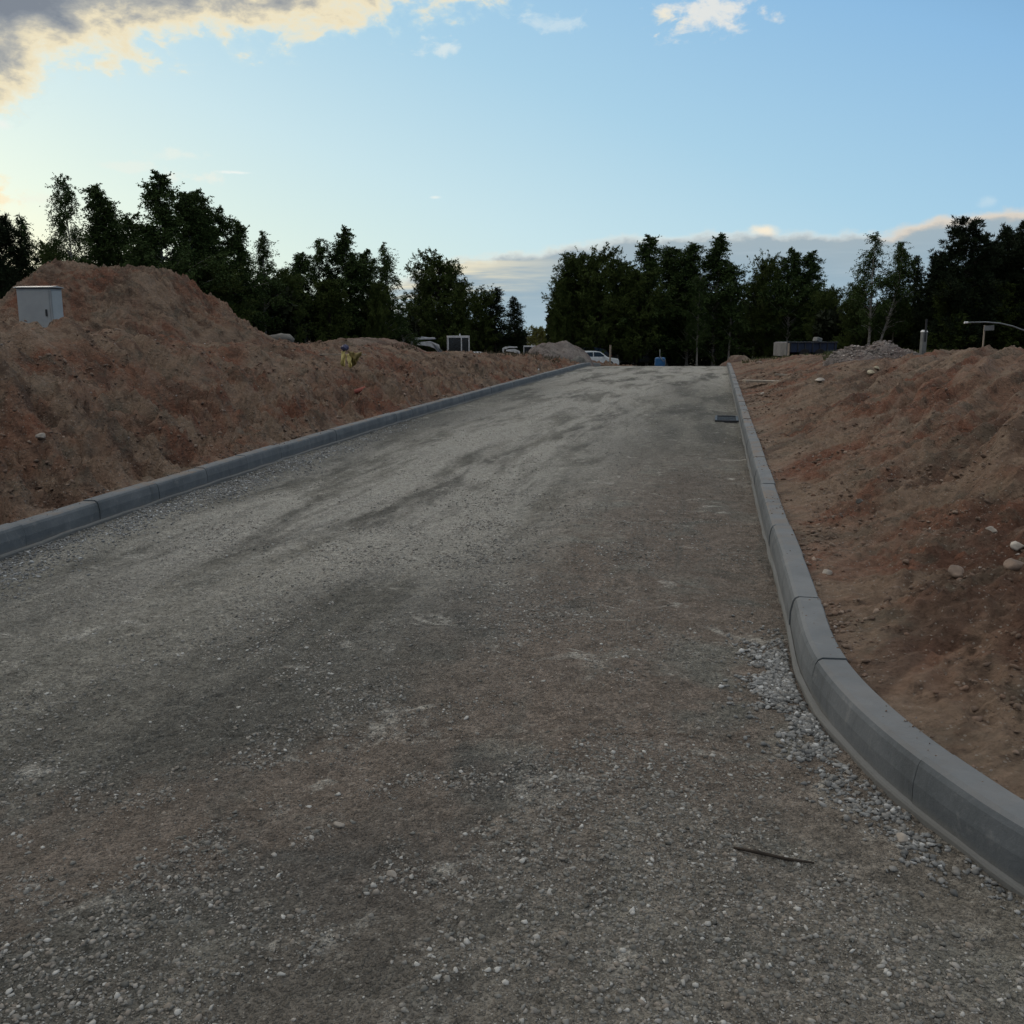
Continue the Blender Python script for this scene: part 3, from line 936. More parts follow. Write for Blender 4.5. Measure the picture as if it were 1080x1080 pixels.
# rubble lying on the rubble heap
def rubble_on():
    c = at(922, 378, 27)
    n = 900
    a = rng.uniform(0, 2 * PI, n); r = np.sqrt(rng.random(n)) * 1.25
    x = c.x + np.cos(a) * r - .2; y = c.y + np.sin(a) * r
    dg = bpy.context.evaluated_depsgraph_get(); 
    ob = [o for o in SC.objects if o.name.startswith('rubble_heap')][0]
    dg.update()
    P = []
    for i in range(n):
        ok, loc, nn, fi = ob.ray_cast(Vector((x[i], y[i], 8)) - ob.location, Vector((0, 0, -1)))
        if ok: P.append(loc + ob.location)
    P = np.array([p[:] for p in P])
    s = .02 + .07 * rng.random(len(P)) ** 2.5
    o = stones('rubble', P, s, M['rubble'], sub=1, flat=.7)
    tag(o, 'broken grey stones covering the rubble heap', 'rubble', kind='stuff')
rubble_on()

# ------------------------------------------------------------------ trees
class Leaves:
    def __init__(s): s.c = []; s.d = []; s.w = []; s.l = []
    def add(s, c, d, w, l): s.c.append(c); s.d.append(d); s.w.append(w); s.l.append(l)
    def arrays(s, r):
        C = np.concatenate(s.c); D = np.concatenate(s.d); W = np.concatenate(s.w); L = np.concatenate(s.l)
        D = D / np.maximum(np.linalg.norm(D, axis=1), 1e-6)[:, None]
        rv = r.normal(size=D.shape); side = np.cross(D, rv); side /= np.maximum(np.linalg.norm(side, axis=1), 1e-6)[:, None]
        a = C; b = C + D * (L * .5)[:, None] + side * (W * .5)[:, None]; c = C + D * L[:, None]; d = C + D * (L * .45)[:, None] - side * (W * .5)[:, None]
        V = np.stack([a, b, c, d], 1).reshape(-1, 3)
        F = np.arange(len(V)).reshape(-1, 4)
        return V, F

def gen_tree(kind, h, seed, lean=0.0, twin=False):
    r = np.random.default_rng(seed)
    trunk = MB(); lv = Leaves()
    cfg = dict(
        birch=dict(n=120, t0=.06, t1=.985, wid=.29, up=.92, droop=.42, hang=.6, lw=.054, ll=.10, tw=17, per=28, shape='birch'),
        sparse=dict(n=72, t0=.24, t1=.98, wid=.22, up=.98, droop=.6, hang=1.3, lw=.046, ll=.09, tw=13, per=22, shape='birch'),
        bushy=dict(n=165, t0=.03, t1=.98, wid=.36, up=.82, droop=.15, hang=.1, lw=.066, ll=.11, tw=16, per=28, shape='round'),
        pine=dict(n=110, t0=.08, t1=.985, wid=.27, up=.38, droop=-.35, hang=-.5, lw=.036, ll=.22, tw=11, per=30, shape='pine'),
        spruce=dict(n=130, t0=.04, t1=.995, wid=.22, up=.05, droop=.08, hang=.15, lw=.045, ll=.11, tw=15, per=23, shape='cone'),
    )[kind]
    gam = r.uniform(.55, 1.0); wph = r.uniform(0, 6)
    cfg = dict(cfg); cfg['wid'] *= r.uniform(.85, 1.2); cfg['up'] += r.uniform(-.12, .12)
    stems = [(0.0, h, lean)] + ([(.02, h * .93, lean + .16)] if twin else [])
    for si, (x0, hh, ln) in enumerate(stems):
        K = 14
        tz = np.linspace(0, 1, K)
        ph = r.uniform(0, 6, 2)
        px = x0 * h + hh * (ln * tz * (1.6 - .7 * tz) + .012 * np.sin(tz * 5 + ph[0]) * tz)
        py = hh * (.012 * np.sin(tz * 4 + ph[1])) * tz
        pz = tz * hh * .99
        r0 = h * (.0095 if kind in ('birch', 'sparse') else .013)
        trunk.tube(np.c_[px, py, pz], list(r0 * (1 - tz * .93) * (1 + .35 * np.exp(-tz * 25))), 7)
        n = cfg['n'] if not twin else int(cfg['n'] * .7)
        for i in range(n):
            t = cfg['t0'] + (cfg['t1'] - cfg['t0']) * ((i + r.random()) / n)
            if cfg['shape'] == 'pine': t = round(t * 17) / 17 + r.uniform(-.01, .01); t = min(t, .985)
            q = (t - cfg['t0']) / (1 - cfg['t0'])
            if cfg['shape'] == 'birch': w = (1 - q) ** gam * (.55 + .45 * min(1, q * 4)) * (1 + .22 * math.sin(q * 9 + wph)) + .04
            elif cfg['shape'] == 'round': w = math.sqrt(max(0, 1 - (2 * q - .55) ** 2 / 2.12)) * 1.0 + .03
            elif cfg['shape'] == 'cone': w = (1 - q) * 1.05 + .05
            else: w = (1 - q) ** .6 * (.65 + .35 * min(1, q * 3)) + .10
            L = hh * cfg['wid'] * w * r.uniform(.55, 1.15) * (1 + .22 * math.sin(2 * r.uniform(0, 6)))
            az = r.uniform(0, 2 * PI)
            bx, by, bz = np.interp(t, tz, px), np.interp(t, tz, py), np.interp(t, tz, pz)
            up = cfg['up'] + r.normal(0, .14) + (.25 * q if kind != 'spruce' else .3 * q)
            S = 8; ts = np.linspace(0, 1, S)
            ang = up - (cfg['droop'] * 1.6) * ts ** 1.6
            seg = L / (S - 1)
            rad = np.r_[0, np.cumsum(np.cos((ang[1:] + ang[:-1]) / 2)) * seg]
            zz = np.r_[0, np.cumsum(np.sin((ang[1:] + ang[:-1]) / 2)) * seg]
            wob = np.cumsum(r.normal(0, .05, S)) * L * .3
            X = bx + rad * math.cos(az) - wob * math.sin(az); Y = by + rad * math.sin(az) + wob * math.cos(az); Z = bz + zz
            br = max(.006, r0 * .42 * (1 - t * .7))
            trunk.tube(np.c_[X, Y, Z][::2 if S > 4 else 1], list(br * (1 - ts[::2] * .85)), 4, cap=False)
            # twigs
            nt = max(3, int(cfg['tw'] * (.5 + L / (hh * cfg['wid'])) * min(1, .35 + (1 - t) * 5)))
            tt = r.uniform(.22, 1.0, nt) ** .8
            tx = np.interp(tt, ts, X); ty = np.interp(tt, ts, Y); tzz = np.interp(tt, ts, Z)
            for k in range(nt):
                m = cfg['per'] + int(r.integers(-2, 3))
                d = np.array([math.cos(az), math.sin(az), .2]) * .5 + r.normal(0, .55, 3)
                d[2] -= cfg['hang'] * r.uniform(.5, 1.4)
                d /= np.linalg.norm(d)
                tip = min(1.0, .32 + (1 - t) * 5)
                tl = hh * .055 * r.uniform(.5, 1.5) * (1.25 if cfg['hang'] > .9 else 1) * tip
                if kind == 'pine':
                    # tufts of needles at the twig end
                    end = np.array([tx[k], ty[k], tzz[k]]) + d * tl * .8
                    c = end + r.normal(0, .05 * h / 9, (m, 3)); D = r.normal(size=(m, 3)) + d * .9 + np.array([0, 0, .4])
                    lv.add(c, D, np.full(m, cfg['lw'] * h / 9 * 1.3), cfg['ll'] * h / 9 * r.uniform(.6, 1.3, m))
                else:
                    f = r.random(m)
                    c = np.array([tx[k], ty[k], tzz[k]]) + d * (f * tl)[:, None] + r.normal(0, .035 * h / 9 * (.3 + .7 * tip), (m, 3))
                    D = r.normal(size=(m, 3)) * .8 + d
                    lv.add(c, D, cfg['lw'] * h / 9 * r.uniform(.7, 1.4, m), cfg['ll'] * h / 9 * r.uniform(.7, 1.3, m))
    return trunk, lv.arrays(r)

PROTO = {}
def proto(kind, var, leafmat=None, **kw):
    key = (kind, var, leafmat)
    if key in PROTO: return PROTO[key]
    tr, (V, F) = gen_tree(kind, 9.0, 100 + var * 7 + len(kind), **kw)
    bark = M['birchbark'] if kind in ('birch', 'sparse') else M['bark']
    me_t = tr.build('trunk', bark, smooth=True)
    lm = leafmat or {'birch': 'leafA', 'sparse': 'leafA', 'bushy': 'leafB', 'pine': 'leafC', 'spruce': 'leafC'}[kind]
    me_c = mesh_np('crown', V, F, M[lm])
    a, b = me_t.data, me_c.data
    bpy.data.objects.remove(me_t); bpy.data.objects.remove(me_c)
    PROTO[key] = (a, b)
    return PROTO[key]

GN = 'trees standing round the building site'
def tree(u, vtop, y, kind, var, label, wide=1.0, leaf=None, **kw):
    a, b = proto(kind, var, leaf, **kw)
    base = at(u, 380, y); x = base.x
    z0 = zg(x, y) if y < 128 else float(crestc(y))
    z0 = min(z0, 5) - .15
    top = at(u, vtop, y).z
    s = (top - z0) / (9.0 * 1.0)
    nm = {'birch': 'birch_tree', 'sparse': 'birch_tree', 'bushy': 'leafy_tree', 'pine': 'pine_tree', 'spruce': 'spruce_tree'}[kind]
    e = empty(nm, (x, y, z0), random.uniform(0, 6.28) if not kw.get('twin') and not kw.get('lean') else 0.0, label, 'tree', GN)
    sw = max(s, .75) * wide if kind != 'bushy' else s * wide
    e.scale = (sw, sw, s)
    for n_, me in (('trunk', a), ('crown', b)):
        o = bpy.data.objects.new(n_, me); COL.objects.link(o); o.parent = e

T = [
 (-14, 205, 42, 'pine', 0, 'pine cut off by the left edge of the picture', 1.1),
 (14, 232, 45, 'pine', 1, 'pine directly above the left end of the cabinet roof', 1.0),
 (38, 222, 47, 'sparse', 0, 'thin see-through tree behind the electrical cabinet', 1.1),
 (62, 262, 50, 'bushy', 0, 'low leafy tree between the cabinet and the tall thin birch', .7),
 (84, 180, 43, 'sparse', 1, 'tall thin birch with a ragged open top left of the soil heap peak', .9),
 (118, 192, 45, 'birch', 0, 'pointed birch rising above the top of the tall soil heap', 1.15),
 (148, 228, 48, 'birch', 1, 'lower dark birch in the dip left of the tallest birch', 1.3),
 (180, 178, 44, 'birch', 2, 'tallest birch in the wood on the left', 1.2),
 (207, 205, 46, 'birch', 3, 'birch with its tip just right of the tallest birch', 1.2),
 (220, 198, 47, 'birch', 0, 'narrow pointed birch in the middle of the left wood', 1.1),
 (237, 222, 48, 'birch', 1, 'dense birch on the right shoulder of the left wood', 1.25),
 (256, 230, 49, 'birch', 2, 'birch with a nodding tip at the right shoulder of the left wood', 1.0),
 (282, 240, 50, 'sparse', 2, 'loose weeping birch at the right end of the left wood', 1.2),
 (301, 288, 52, 'bushy', 1, 'low olive leafy tree filling the gap right of the weeping birch', .8),
 (228, 285, 46, 'bushy', 2, 'leafy tree standing right behind the tall soil heap slope', 1.3),
 (322, 268, 57, 'birch', 3, 'slim birch at the left end of the middle group', 1.2),
 (341, 250, 58, 'sparse', 3, 'pale loose birch left of the tallest one in the middle group', 1.2),
 (367, 238, 58, 'birch', 4, 'tallest birch of the middle group', 1.35),
 (390, 262, 60, 'birch', 5, 'shorter birch in the middle of the middle group', 1.2),
 (407, 253, 58, 'sparse', 4, 'airy birch at the right end of the middle group', 1.3),
 (350, 300, 56, 'bushy', 3, 'broad dark leafy tree below the birches of the middle group', 1.2),
 (400, 305, 57, 'bushy', 4, 'round dark leafy tree beside the excavator boom', .8),
 (425, 318, 60, 'sparse', 5, 'spindly young birch left of the excavator', 1.1),
 (463, 276, 68, 'bushy', 5, 'large round leafy tree behind the excavator cab', 1.0),
 (448, 302, 70, 'bushy', 6, 'leafy tree on the left flank of the large round one', .65),
 (486, 300, 69, 'bushy', 0, 'leafy tree on the right flank of the large round one', .65),
 (507, 312, 72, 'bushy', 2, 'small dark leafy tree left of the pointed spruce', 1.0),
 (523, 302, 72, 'spruce', 0, 'pointed dark spruce left of the gap in the trees', 1.3),
 (543, 312, 73, 'spruce', 1, 'slender conifer on the left side of the gap in the trees', 1.1),
 (567, 347, 112, 'bushy', 1, 'small sunlit yellow green tree far off in the gap', 1.2),
 (590, 298, 84, 'bushy', 3, 'leafy tree leaning into the gap at the left end of the right wood', .7),
 (607, 276, 85, 'bushy', 4, 'tall leafy tree behind the rounded soil heap', .95),
 (632, 272, 84, 'bushy', 5, 'olive tinged leafy tree above the white car', .85),
 (652, 276, 86, 'birch', 1, 'narrow dark birch right of the olive tinged leafy tree', 1.4),
 (682, 246, 85, 'birch', 2, 'birch with the left high tip of the right wood', 1.3),
 (703, 262, 87, 'birch', 3, 'birch in the saddle between the two high tips of the right wood', 1.4),
 (724, 254, 85, 'birch', 0, 'birch with a spiky top left of the right high tip', 1.4),
 (752, 246, 84, 'birch', 4, 'birch with the right high tip of the right wood', 1.5),
 (768, 272, 83, 'sparse', 0, 'birch whose white trunk stands at the end of the right kerb', 1.3),
 (735, 290, 82, 'sparse', 3, 'birch with a grey trunk left of the one at the kerb end', 1.2),
 (670, 290, 83, 'bushy', 6, 'dense leafy tree in the dark middle of the right wood', 1.1),
 (794, 286, 86, 'sparse', 1, 'low airy birch right of the kerb end', 1.4),
 (808, 280, 85, 'bushy', 2, 'olive leafy tree between the kerb end and the paired birches', .8),
 (829, 260, 84, 'birch', 5, 'left of the paired pointed birches above the blue trailer', 1.2),
 (851, 263, 84, 'birch', 2, 'right of the paired pointed birches above the blue trailer', 1.2),
 (871, 308, 80, 'bushy', 1, 'low dark leafy tree right of the paired birches', .9),
 (901, 305, 62, 'bushy', 0, 'olive leafy tree at the foot of the forked white birch', .9),
 (960, 268, 66, 'spruce', 2, 'lone narrow spruce with layered branches by the forked birch', 1.0),
 (940, 320, 64, 'bushy', 5, 'low bushy tree between the forked birch and the spruce', 1.3),
 (985, 268, 58, 'pine', 2, 'pine on the left shoulder of the black pine stand', 1.0),
 (1012, 232, 56, 'pine', 3, 'tallest pine of the stand behind the right bank', 1.25),
 (1036, 256, 58, 'pine', 0, 'pine in the dip of the stand behind the right bank', 1.1),
 (1052, 244, 60, 'pine', 1, 'pine with a pointed tip right of the dip in the stand', 1.0),
 (1080, 232, 57, 'pine', 2, 'pine cut off by the right edge of the picture', 1.3),
 (1000, 300, 56, 'bushy', 3, 'black leafy bush tree at the foot of the pines', 1.4),
 (1050, 305, 57, 'bushy', 4, 'black leafy bush tree above the bent pipe', 1.5),
]
for a in T:
    u, vt, y, kind, var, label, wide = a
    tree(u, vt, y, kind, var, label, wide, leaf='leafY' if 'yellow green' in label else None)
tree(915, 242, 60, 'sparse', 9, 'forked white birch standing alone left of the spruce', 1.35, twin=True)
tree(940, 252, 61, 'sparse', 10, 'slim birch leaning beside the forked white birch', .8)

# undergrowth and the mass of the wood behind
def wood(name, label, rows, mat, n, size):
    lv = Leaves()
    for (u0, u1, v0, v1, y0, y1, wgt) in rows:
        m = int(n * wgt)
        y = rng.uniform(y0, y1, m); u = u0 + (u1 - u0) * rng.random(m)
        rx = (u - 540) / 1000.0 / 1.015
        x = rx * y
        top = np.interp(u, [u0, u1], [v0, v1])
        zt = CAM_H + (350 - top) / 1000.0 * y
        zb = crestc(y) - .2
        nz = fbm(x * .22, y * .22, 3, 8)
        f = rng.random(m) ** .85
        hgt = (zt - zb) * (.86 + .30 * nz)
        z = zb + f * np.maximum(hgt, .5)
        k = vnoise(x * .8, z * .8, 44) > -.55
        c = np.c_[x, y, z][k]; m = len(c)
        lv.add(c, rng.normal(size=(m, 3)), size * rng.uniform(.5, 1.3, m), size * 1.5 * rng.uniform(.5, 1.3, m))
    V, F = lv.arrays(rng)
    o = mesh_np(name, V, F, mat)
    tag(o, label, 'undergrowth', kind='stuff')
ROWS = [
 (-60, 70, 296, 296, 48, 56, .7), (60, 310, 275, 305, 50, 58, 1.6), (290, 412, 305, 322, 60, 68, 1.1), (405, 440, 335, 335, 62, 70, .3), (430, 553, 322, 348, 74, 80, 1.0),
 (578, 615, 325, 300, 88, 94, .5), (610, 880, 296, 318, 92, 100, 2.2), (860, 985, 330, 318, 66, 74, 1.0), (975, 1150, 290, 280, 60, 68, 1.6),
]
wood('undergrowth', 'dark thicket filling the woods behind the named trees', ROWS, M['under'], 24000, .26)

# grass on the rough ground
def grass(name, label, zones, mat):
    lv = Leaves()
    for (u0, u1, y0, y1, n, hgt) in zones:
        y = rng.uniform(y0, y1, n); u = rng.uniform(u0, u1, n)
        x = (u - 540) / 1000. * y
        k = fbm(x * 1.3, y * 1.3, 3, 6) > -.1
        x = x[k]; y = y[k]
        z = np.array([0.0] * len(x))
        xl = np.where(y < 56, xl_line(np.minimum(y, 56)) - .145, xl_line(56.) - .145 + (y - 56) * .22)
        L = x < xl
        z[L] = h_left(x[L], y[L], (xl - x)[L])
        s = x - (.57 + .215 * y)
        R = s > 0
        z[R] = h_right(x[R], y[R], s[R])
        ok = L | R
        x, y, z = x[ok], y[ok], z[ok]
        m = len(x)
        D = rng.normal(0, .35, (m, 3)); D[:, 2] = 1
        lv.add(np.c_[x, y, z - .02], D, np.full(m, .018) * (y / 25 + .4), hgt * rng.uniform(.4, 1.3, m))
    V, F = lv.arrays(rng)
    tag(mesh_np(name, V, F, mat), label, 'grass', kind='stuff')
grass('grass', 'dull green grass behind the right soil bank', [(865, 1010, 29, 52, 16000, .20), (780, 900, 42, 60, 5000, .15)], M['grass'])
grass('dry_grass', 'brown dry grass on the rough ground left of the road', [(300, 440, 32, 54, 12000, .28), (420, 590, 40, 66, 12000, .18), (-40, 40, 18, 30, 2500, .3)], M['drygrass'])

# ------------------------------------------------------------------ electrical cabinet
def cabinet():
    y = 17.0
    # camera sees the broad door side and the narrow right end
    pr = at(53, 304, y); 
    rz = -.20
    zb = zg(-7.9, 17.2) - .45
    top = at(40, 304, y).z
    H = top - zb
    w, d = .65, .34
    e = empty('electrical_cabinet', (at(36, 330, 17.0).x, 17.25, zb), -.15, 'pale grey electrical cabinet half sunk behind the near left bank', 'cabinet')
    b = MB(); b.box((0, 0, H / 2), (w, d, H)); b.build('body', M['cabinet'], e, bevel=.012)
    dr = MB(); dr.box((-.0, -d / 2 - .008, H / 2 + .01), (w - .05, .012, H - .10)); dob = dr.build('door', M['cabinet'], e, bevel=.004)
    h = MB(); h.box((w / 2 - .09, -d / 2 - .024, H - .42), (.03, .02, .12)); h.build('handle', M['seam'], dob, bevel=.004)
    sd = MB(); sd.box((w / 2 + .006, 0, H / 2 + .01), (.010, d - .05, H - .10)); sd.build('side_panel', M['cabinet_side'], e, bevel=.004)
    g = MB(); g.box((0, 0, H + .006), (w + .02, d + .02, .012)); g.build('gasket', M['seam'], e)
    r = MB()
    r.prism([(-d / 2 - .035, H + .012), (d / 2 + .035, H + .012), (d / 2 + .035, H + .022), (0, H + .05), (-d / 2 - .035, H + .022)], -w / 2 - .035, w / 2 + .035)
    r.build('roof', M['cabinet'], e, bevel=.004)
cabinet()
# ------------------------------------------------------------------ excavators
def excavator(loc, rz, label):
    e = empty('excavator', loc, rz, label, 'excavator', 'excavators parked beyond the left bank')
    def wheel_track(yy):
        t = MB()
        prof = []
        for k in range(9): a = -PI / 2 - k * PI / 8; prof.append((-1.05 + .30 * math.cos(a), .30 + .30 * math.sin(a)))
        for k in range(9): a = PI / 2 - k * PI / 8; prof.append((1.05 + .30 * math.cos(a), .30 + .30 * math.sin(a)))
        t.prism(prof, yy - .2, yy + .2, 'y')
        return t
    for yy in (-.8, .8): wheel_track(yy).build('track', M['rubber'], e, bevel=.02)
    b = MB(); b.box((0, 0, .68), (1.9, 1.5, .22)); b.build('turntable', M['darksteel'], e, bevel=.03)
    b = MB(); b.box((.55, 0, 1.0), (1.5, 1.7, .42)); b.build('engine_cover', M['greypaint'], e, bevel=.06)
    b = MB(); b.prism([(1.15, .80), (1.95, .84), (2.05, 1.02), (1.95, 1.22), (1.15, 1.22)], -.88, .88, 'y'); b.build('counterweight', M['whitepaint'], e, bevel=.05)
    # cab: frame of posts with dark panes
    x0, x1, y0, y1, z0, z1 = -.62, .95, -.85, .05, .98, 2.32
    fr = MB()
    for (xx, yy) in ((x0, y0), (x1, y0), (x1, y1), (x0, y1), (.38, y0)):
        fr.box((xx, yy, (z0 + z1) / 2), (.085, .085, z1 - z0))
    for yy in (y0, y1): 
        fr.box(((x0 + x1) / 2, yy, z1), (x1 - x0 + .08, .09, .09)); fr.box(((x0 + x1) / 2, yy, z0), (x1 - x0 + .08, .09, .09))
    for xx in (x0, x1): fr.box((xx, (y0 + y1) / 2, z1 + .002), (.088, y1 - y0, .088)); fr.box((xx, (y0 + y1) / 2, z0 + .002), (.088, y1 - y0, .088))
    cab = fr.build('cab_frame', M['whitepaint'], e, bevel=.012)
    r = MB(); r.box(((x0 + x1) / 2, (y0 + y1) / 2, z1 + .07), (x1 - x0 + .1, y1 - y0 + .1, .06)); r.build('cab_roof', M['whitepaint'], e, bevel=.02)
    w = MB()
    for yy in (y0 + .02, y1 - .02):
        w.box(((x0 + .38) / 2, yy, (z0 + z1) / 2), (.38 - x0 - .09, .012, z1 - z0 - .09)); w.box(((x1 + .38) / 2, yy, (z0 + z1) / 2), (x1 - .38 - .09, .012, z1 - z0 - .09))
    for xx in (x0, x1): w.box((xx, (y0 + y1) / 2, (z0 + z1) / 2), (.012, y1 - y0 - .09, z1 - z0 - .09))
    w.build('cab_window', M['glass'], e)
    bc = MB(); bc.tube([(.3, -.4, z1 + .1), (.3, -.4, z1 + .26)], [.05, .04], 8); bc.build('beacon', M['whitepaint'], e)
    # folded boom in front (towards -x)
    bm_ = MB()
    bm_.prism([(-.75, .95), (-1.0, .92), (-1.25, 1.75), (-1.9, 2.02), (-2.9, 1.92), (-2.93, 1.74), (-1.95, 1.62), (-1.55, 1.45), (-1.2, 1.0)], .18, .44, 'y')
    bm_.build('boom', M['whitepaint'], e, bevel=.03)
    ar = MB(); ar.prism([(-1.55, 2.30), (-1.6, 2.16), (-2.6, 2.14), (-2.95, 1.98), (-3.12, 2.05), (-3.2, 1.2), (-3.35, 1.18), (-3.38, 2.12), (-3.0, 2.28)], .22, .40, 'y')
    ar.build('arm', M['whitepaint'], e, bevel=.02)
    cy = MB(); cy.tube([(-1.0, .15, .95), (-1.55, .15, 1.65)], .06, 8); cy.tube([(-1.5, .31, 2.2), (-2.6, .31, 2.32)], .05, 8); cy.build('hydraulic_cylinder', M['greypaint'], e)
    bk = MB(); bk.prism([(-3.2, 1.15), (-3.45, 1.1), (-3.6, .7), (-3.35, .42), (-2.95, .40), (-2.85, .5), (-3.2, .55), (-3.3, .8)], .0, .62, 'y'); bk.build('bucket', M['darksteel'], e, bevel=.015)
    return e
p = at(478, 354, 62)
ex = excavator((p.x + .15, 62, p.z - 2.43 * .85), 0.12, 'white excavator with folded boom in front of the round tree')
ex.scale = (.85, .85, .85)
p = at(560, 364.5, 66)
ex2 = copy_tree(ex); ex2.location = (p.x - .1, 66, p.z - 2.43 * .56); ex2.rotation_euler = (0, 0, -.1); ex2.scale = (.56, .56, .56)
ex2['label'] = 'smaller excavator in front of the sky gap between the trees'

# ------------------------------------------------------------------ cars
def car(loc, rz, paint, label, scale=1.0, tall=0.0, group='cars parked past the end of the road'):
    e = empty('parked_car', loc, rz, label, 'car', group)
    L, W = 4.3, 1.74
    T_ = tall
    prof = [(-2.15, .32), (-2.15, .62), (-2.05, .80), (-1.15, .93), (-.55, 1.36 + T_), (-.1, 1.45 + T_), (.9, 1.45 + T_), (1.55, 1.28 + T_), (2.02, .95), (2.13, .80), (2.15, .34), (1.85, .24), (-1.95, .24)]
    b = MB()
    lo = [q for q in prof if q[1] <= .96]
    b.prism([(-2.15, .32), (-2.15, .62), (-2.05, .80), (-1.15, .93), (2.02, .95), (2.13, .80), (2.15, .34), (1.85, .24), (-1.95, .24)], -W / 2, W / 2, 'y')
    b.build('body', paint, e, bevel=.06)
    g = MB()
    n = 6
    cab = [(-1.15, .92), (-.50, 1.37 + T_), (-.1, 1.44 + T_), (.9, 1.44 + T_), (1.50, 1.30 + T_), (1.98, .94)]
    k = len(cab); vs = []
    for sgn in (-1, 1):
        for (x, z) in cab:
            inset = .86 if z > 1.0 else .975
            vs.append((x, sgn * W / 2 * inset, z))
    fs = [tuple(range(k)), tuple(range(k, 2 * k))[::-1]] + [(i, i + 1, k + i + 1, k + i) for i in range(k - 1)] + [(k - 1, 0, k, 2 * k - 1)]
    g.add(vs, fs); g.build('cabin', paint, e, bevel=.04)
    def pane(pts, nm='window'):
        m = MB(); m.add(pts, [(0, 1, 2, 3)]); q = m.build(nm, M['glass'], e)
        sm = q.modifiers.new('s', 'SOLIDIFY'); sm.thickness = .02; sm.offset = 0
    for sgn in (-1, 1):
        def yy(z): return sgn * (W / 2 * (.975 - (z - .95) / (.45 + T_) * .115) + .008)
        pane([(-.92, yy(1.0), 1.0), (.12, yy(1.0), 1.0), (.12, yy(1.36 + T_), 1.36 + T_), (-.42, yy(1.34 + T_), 1.34 + T_)])
        pane([(.20, yy(1.0), 1.0), (1.55, yy(1.02), 1.02), (1.20, yy(1.30 + T_), 1.30 + T_), (.20, yy(1.36 + T_), 1.36 + T_)])
    pane([(-1.10, -.72, .98), (-1.10, .72, .98), (-.56, .66, 1.36 + T_), (-.56, -.66, 1.36 + T_)], 'windscreen')
    pane([(1.94, -.70, 1.0), (1.94, .70, 1.0), (1.55, .64, 1.29 + T_), (1.55, -.64, 1.29 + T_)], 'rear_window')
    for x in (-1.32, 1.32):
        for sgn in (-1, 1):
            t = MB(); t.tube([(x, sgn * (W / 2 - .2), .32), (x, sgn * (W / 2 + .012), .32)], .32, 20); wo = t.build('wheel', M['rubber'], e, bevel=.02)
            r = MB(); r.tube([(x, sgn * (W / 2 + .012), .32), (x, sgn * (W / 2 + .022), .32)], .20, 14); r.build('rim', M['galv'], wo)
    for sgn in (-1, 1):
        h = MB(); h.box((-2.13, sgn * .62, .68), (.06, .34, .13)); h.build('headlight', M['glass'], e, bevel=.02)
        h = MB(); h.box((2.13, sgn * .68, .80), (.06, .26, .16)); h.build('tail_light', M['lampred'], e, bevel=.02)
        h = MB(); h.box((-.78, sgn * (W / 2 + .08), 1.0), (.12, .16, .10)); h.build('side_mirror', paint, e, bevel=.02)
    e.scale = (scale,) * 3
    return e
def place_car(u, vroof, y, rz, paint, label, tall=0.0, hh=1.45):
    p = at(u, vroof, y); car((p.x, y, p.z - hh - tall), rz, paint, label, tall=tall)
place_car(624, 370, 80, PI + .30, M['carwhite'], 'white hatchback parked right of the rounded soil heap')
place_car(618, 366.0, 84, .1, M['cardark'], 'dark car mostly hidden behind the white hatchback', tall=.1)
place_car(664, 367.5, 86, PI - .9, M['cargrey'], 'dim grey car in the shade between the white car and the blue tank')

# shed behind the cars
def shed():
    p = at(622, 361.5, 88)
    zb = float(crestc(88)) - .1
    e = empty('shed', (p.x, 89.5, zb), .05, 'dark low shed behind the parked cars', 'shed')
    H = p.z - zb
    w = MB(); w.box((0, 0, H / 2), (4.2, 2.4, H)); w.build('wall', M['shed'], e, bevel=.02)
    r = MB(); r.prism([(-1.45, H + .0), (1.45, H + .0), (1.45, H + .06), (0, H + .32), (-1.45, H + .06)], -2.3, 2.3); r.build('roof', M['cargrey'], e, bevel=.02)
    d = MB(); d.box((1.0, -1.215, H * .42), (.9, .03, H * .8)); d.build('door', M['seam'], e, bevel=.006)
    w = MB(); w.box((-.9, -1.215, H * .6), (.9, .03, .5)); w.build('window', M['glass'], e, bevel=.006)
shed()
def stake(name, u, vt, vb, y, wdt, mat, label, cat, cap=None):
    p = at(u, vt, y); q = at(u, vb, y)
    zb = min(zg(q.x, y), q.z) - .15
    e = empty(name, (q.x, y, zb), .2, label, cat)
    b = MB(); b.box((0, 0, (p.z - zb) / 2), (wdt, wdt, p.z - zb)); b.build('shaft', mat, e, bevel=wdt * .12)
    c = MB(); 
    if cap: c.box((0, 0, p.z - zb + .02), (wdt * 1.15, wdt * 1.15, .05), taper=(.6, .6)); c.build('cap', cap, e, bevel=.005)
    return e
b_ = stake('marker_post', 972.5, 350, 378, 24, .12, M['palegrey'], 'pale square post standing at the left end of the right bank crest', 'post', M['whitepaint'])
s_ = MB(); s_.box((0, -.0635, .9), (.05, .006, .55)); 
s_.build('dark_strip', M['seam'], b_)  # flat dark strip set on the front face of the post
stake('wooden_stake', 831, 362, 382, 44, .07, M['wood'], 'thin wooden stake in front of the blue trailer', 'stake')
stake('wooden_stake', 643.5, 364, 380, 76, .12, M['wood'], 'thin upright stake behind the bonnet of the white hatchback', 'stake')
stake('survey_peg', 568, 390, 395, 33, .045, M['wood'], 'short pale survey peg beside the far left kerb', 'peg', M['whitepaint'])

